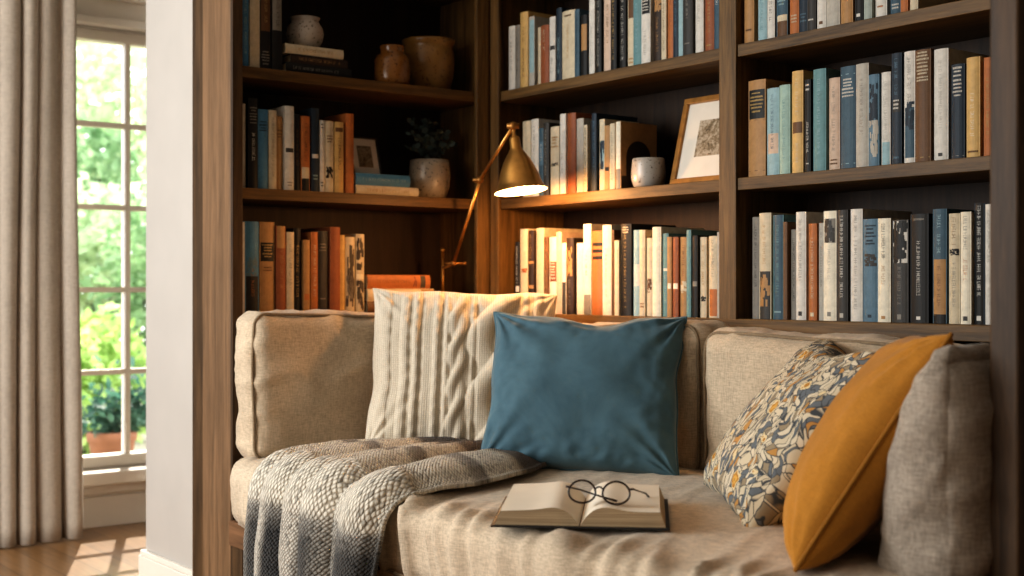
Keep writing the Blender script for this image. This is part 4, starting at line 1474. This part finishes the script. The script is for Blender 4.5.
# ------------------------------------------------------------------ garden outside
structure(boxes('garden_ground', [(-14, -1.85, -9, 9, -.16, -.10)], M['soil']))
def shrub(name, c, rx, ry, rz, n, lsize, mat, label, cat, seed, stemmat=None, low=0.0, trunk=True):
    rnd = random.Random(seed)
    root = tag(empty(name, (c[0], c[1], -.10)), label, cat)
    mb = MB()
    for _ in range(n):
        while True:
            p = Vector((rnd.uniform(-1, 1), rnd.uniform(-1, 1), rnd.uniform(-1, 1)))
            if .15 < p.length < 1: break
        k = 1 + .35 * ns(p.x * 2.2 + seed, p.y * 2.2, p.z * 2.2)
        q = Vector((p.x * rx * k, p.y * ry * k, p.z * rz * k + c[2] + .10))
        if q.z < low: continue
        L = lsize * rnd.uniform(.6, 1.3)
        a = Vector((rnd.gauss(0, 1), rnd.gauss(0, 1), rnd.gauss(0, .7))).normalized()
        s = a.cross(Vector((rnd.gauss(0, 1), rnd.gauss(0, 1), rnd.gauss(0, 1)))).normalized()
        b = len(mb.v)
        mb.v += [tuple(q), tuple(q + a * L * .5 + s * L * .28), tuple(q + a * L), tuple(q + a * L * .5 - s * L * .28)]
        mb.f.append((b, b + 1, b + 2, b + 3)); mb.mi.append(0)
    mb.obj('foliage', mat, root)
    if trunk:
        st = MB()
        for k in range(5):
            e = Vector((rnd.uniform(-.5, .5) * rx, rnd.uniform(-.5, .5) * ry, c[2] + .1 + rnd.uniform(-.2, .4) * rz))
            st.tube([(0, 0, 0), (e.x * .4, e.y * .4, e.z * .55), tuple(e)], [.03, .02, .008], 6)
        st.obj('stem', M['stem'], root, True)
    return root
def gspot(px, X):
    y, d = on_x(px, X)
    return y, d
y, d = gspot(112, -3.0)
GY = y
# terracotta pot right outside the window
pr = tag(empty('flower_pot', (-3.0, y, -.10)), 'terracotta pot of dark foliage outside the window', 'flower pot')
k = d / FPX
ptop = zof(431, d) + .10
mb = MB().lathe(hollow([(.075, 0), (.108, ptop - .05), (.118, ptop - .045), (.121, ptop - .002), (.119, ptop)], .02, ptop - .07), (0, 0, .0), 40)
mb.obj('pot', M['terracotta'], pr, True)
rnd = random.Random(21); lf = MB()
for _ in range(650):
    q = Vector((rnd.gauss(0, .08), rnd.gauss(.06, .11), ptop + abs(rnd.gauss(0, .11))))
    L = rnd.uniform(.04, .08)
    a = Vector((rnd.gauss(0, 1), rnd.gauss(0, 1), rnd.gauss(.3, .7))).normalized(); s = a.cross(Vector((rnd.gauss(0, 1), rnd.gauss(0, 1), 1))).normalized()
    b = len(lf.v); lf.v += [tuple(q), tuple(q + a * L * .5 + s * L * .3), tuple(q + a * L), tuple(q + a * L * .5 - s * L * .3)]
    lf.f.append((b, b + 1, b + 2, b + 3)); lf.mi.append(0)
lf.obj('foliage', M['leaf_d'], pr)
y, d = gspot(88, -4.2); shrub('shrub', (-4.2, y, .35), .40, .38, .42, 1500, .10, M['leaf_a'], 'bright yellow-green shrub low behind the terracotta pot', 'shrub', 1)
y, d = gspot(152, -5.0); shrub('shrub', (-5.0, y, .75), .32, .36, .80, 1300, .10, M['leaf_b'], 'deep green shrub at the right edge of the window view', 'shrub', 2)
y, d = gspot(84, -6.0); shrub('shrub', (-6.0, y, 1.10), .55, .55, .55, 1700, .12, M['leaf_c'], 'pale green bush in the middle of the window view', 'shrub', 3)
y, d = gspot(112, -8.2); shrub('tree', (-8.2, y, 2.45), .9, 1.0, 1.15, 2600, .15, M['leaf_c'], 'pale hazy tree filling the upper window panes', 'tree', 4)
y, d = gspot(98, -6.8); shrub('shrub', (-6.8, y, 1.75), .40, .35, .40, 500, .12, M['leaf_b'], 'darker green clump before the pale tree in the window', 'shrub', 5)

# ------------------------------------------------------------------ light
w = bpy.data.worlds.new('sky'); SC.world = w; w.use_nodes = True
bg = w.node_tree.nodes['Background']
bg.inputs[0].default_value = (.93, .97, 1.0, 1); bg.inputs[1].default_value = 4.5

def area(name, loc, target, sx, sy, power, colr):
    l = bpy.data.lights.new(name, 'AREA'); l.shape = 'RECTANGLE'; l.size = sx; l.size_y = sy; l.energy = power; l.color = colr
    o = bpy.data.objects.new(name, l); COL.objects.link(o); o.location = loc
    o.rotation_euler = (Vector(target) - Vector(loc)).to_track_quat('-Z', 'Y').to_euler()
    return o
area('daylight_front_fill', (.9, -4.7, 1.4), (.9, -.3, .75), 2.4, 1.5, 50, (1, .95, .87))  # unseen area lamp added as soft daylight; the front wall has no window
area('side_softbox_fill', (-.45, -3.3, 1.45), (.15, -.85, .5), 1.5, 1.4, 78, (.92, .97, 1))  # unseen freestanding softbox added to brighten the left end of the seat
sun = bpy.data.lights.new('sun', 'SUN'); sun.energy = 14; sun.angle = .01; sun.color = (1, .94, .82)
so = bpy.data.objects.new('sun', sun); COL.objects.link(so)
so.rotation_euler = Vector((.62, -.27, -.62)).to_track_quat('-Z', 'Y').to_euler()
pl = bpy.data.lights.new('lamp_glow', 'POINT'); pl.energy = 8.5; pl.color = (1, .50, .19); pl.shadow_soft_size = .022
po = bpy.data.objects.new('lamp_glow', pl); COL.objects.link(po); po.location = LAMP_POS

# ------------------------------------------------------------------ camera
cd = bpy.data.cameras.new('camera'); cd.lens = FPX / 1024 * 36; cd.sensor_width = 36
cd.clip_start = .05
cd.dof.use_dof = True; cd.dof.focus_distance = 2.9; cd.dof.aperture_fstop = 3.2
co = bpy.data.objects.new('camera', cd); COL.objects.link(co)
co.location = CAM; co.rotation_euler = (PI / 2, 0, TH)
SC.camera = co
SC.view_settings.view_transform = 'Standard'
SC.view_settings.look = 'Medium High Contrast'
SC.view_settings.exposure = 0.0
SC.cycles.use_denoising = True
SC.cycles.max_bounces = 8
SC.cycles.diffuse_bounces = 4
SC.cycles.transparent_max_bounces = 12
SC.cycles.caustics_reflective = False
SC.cycles.caustics_refractive = False
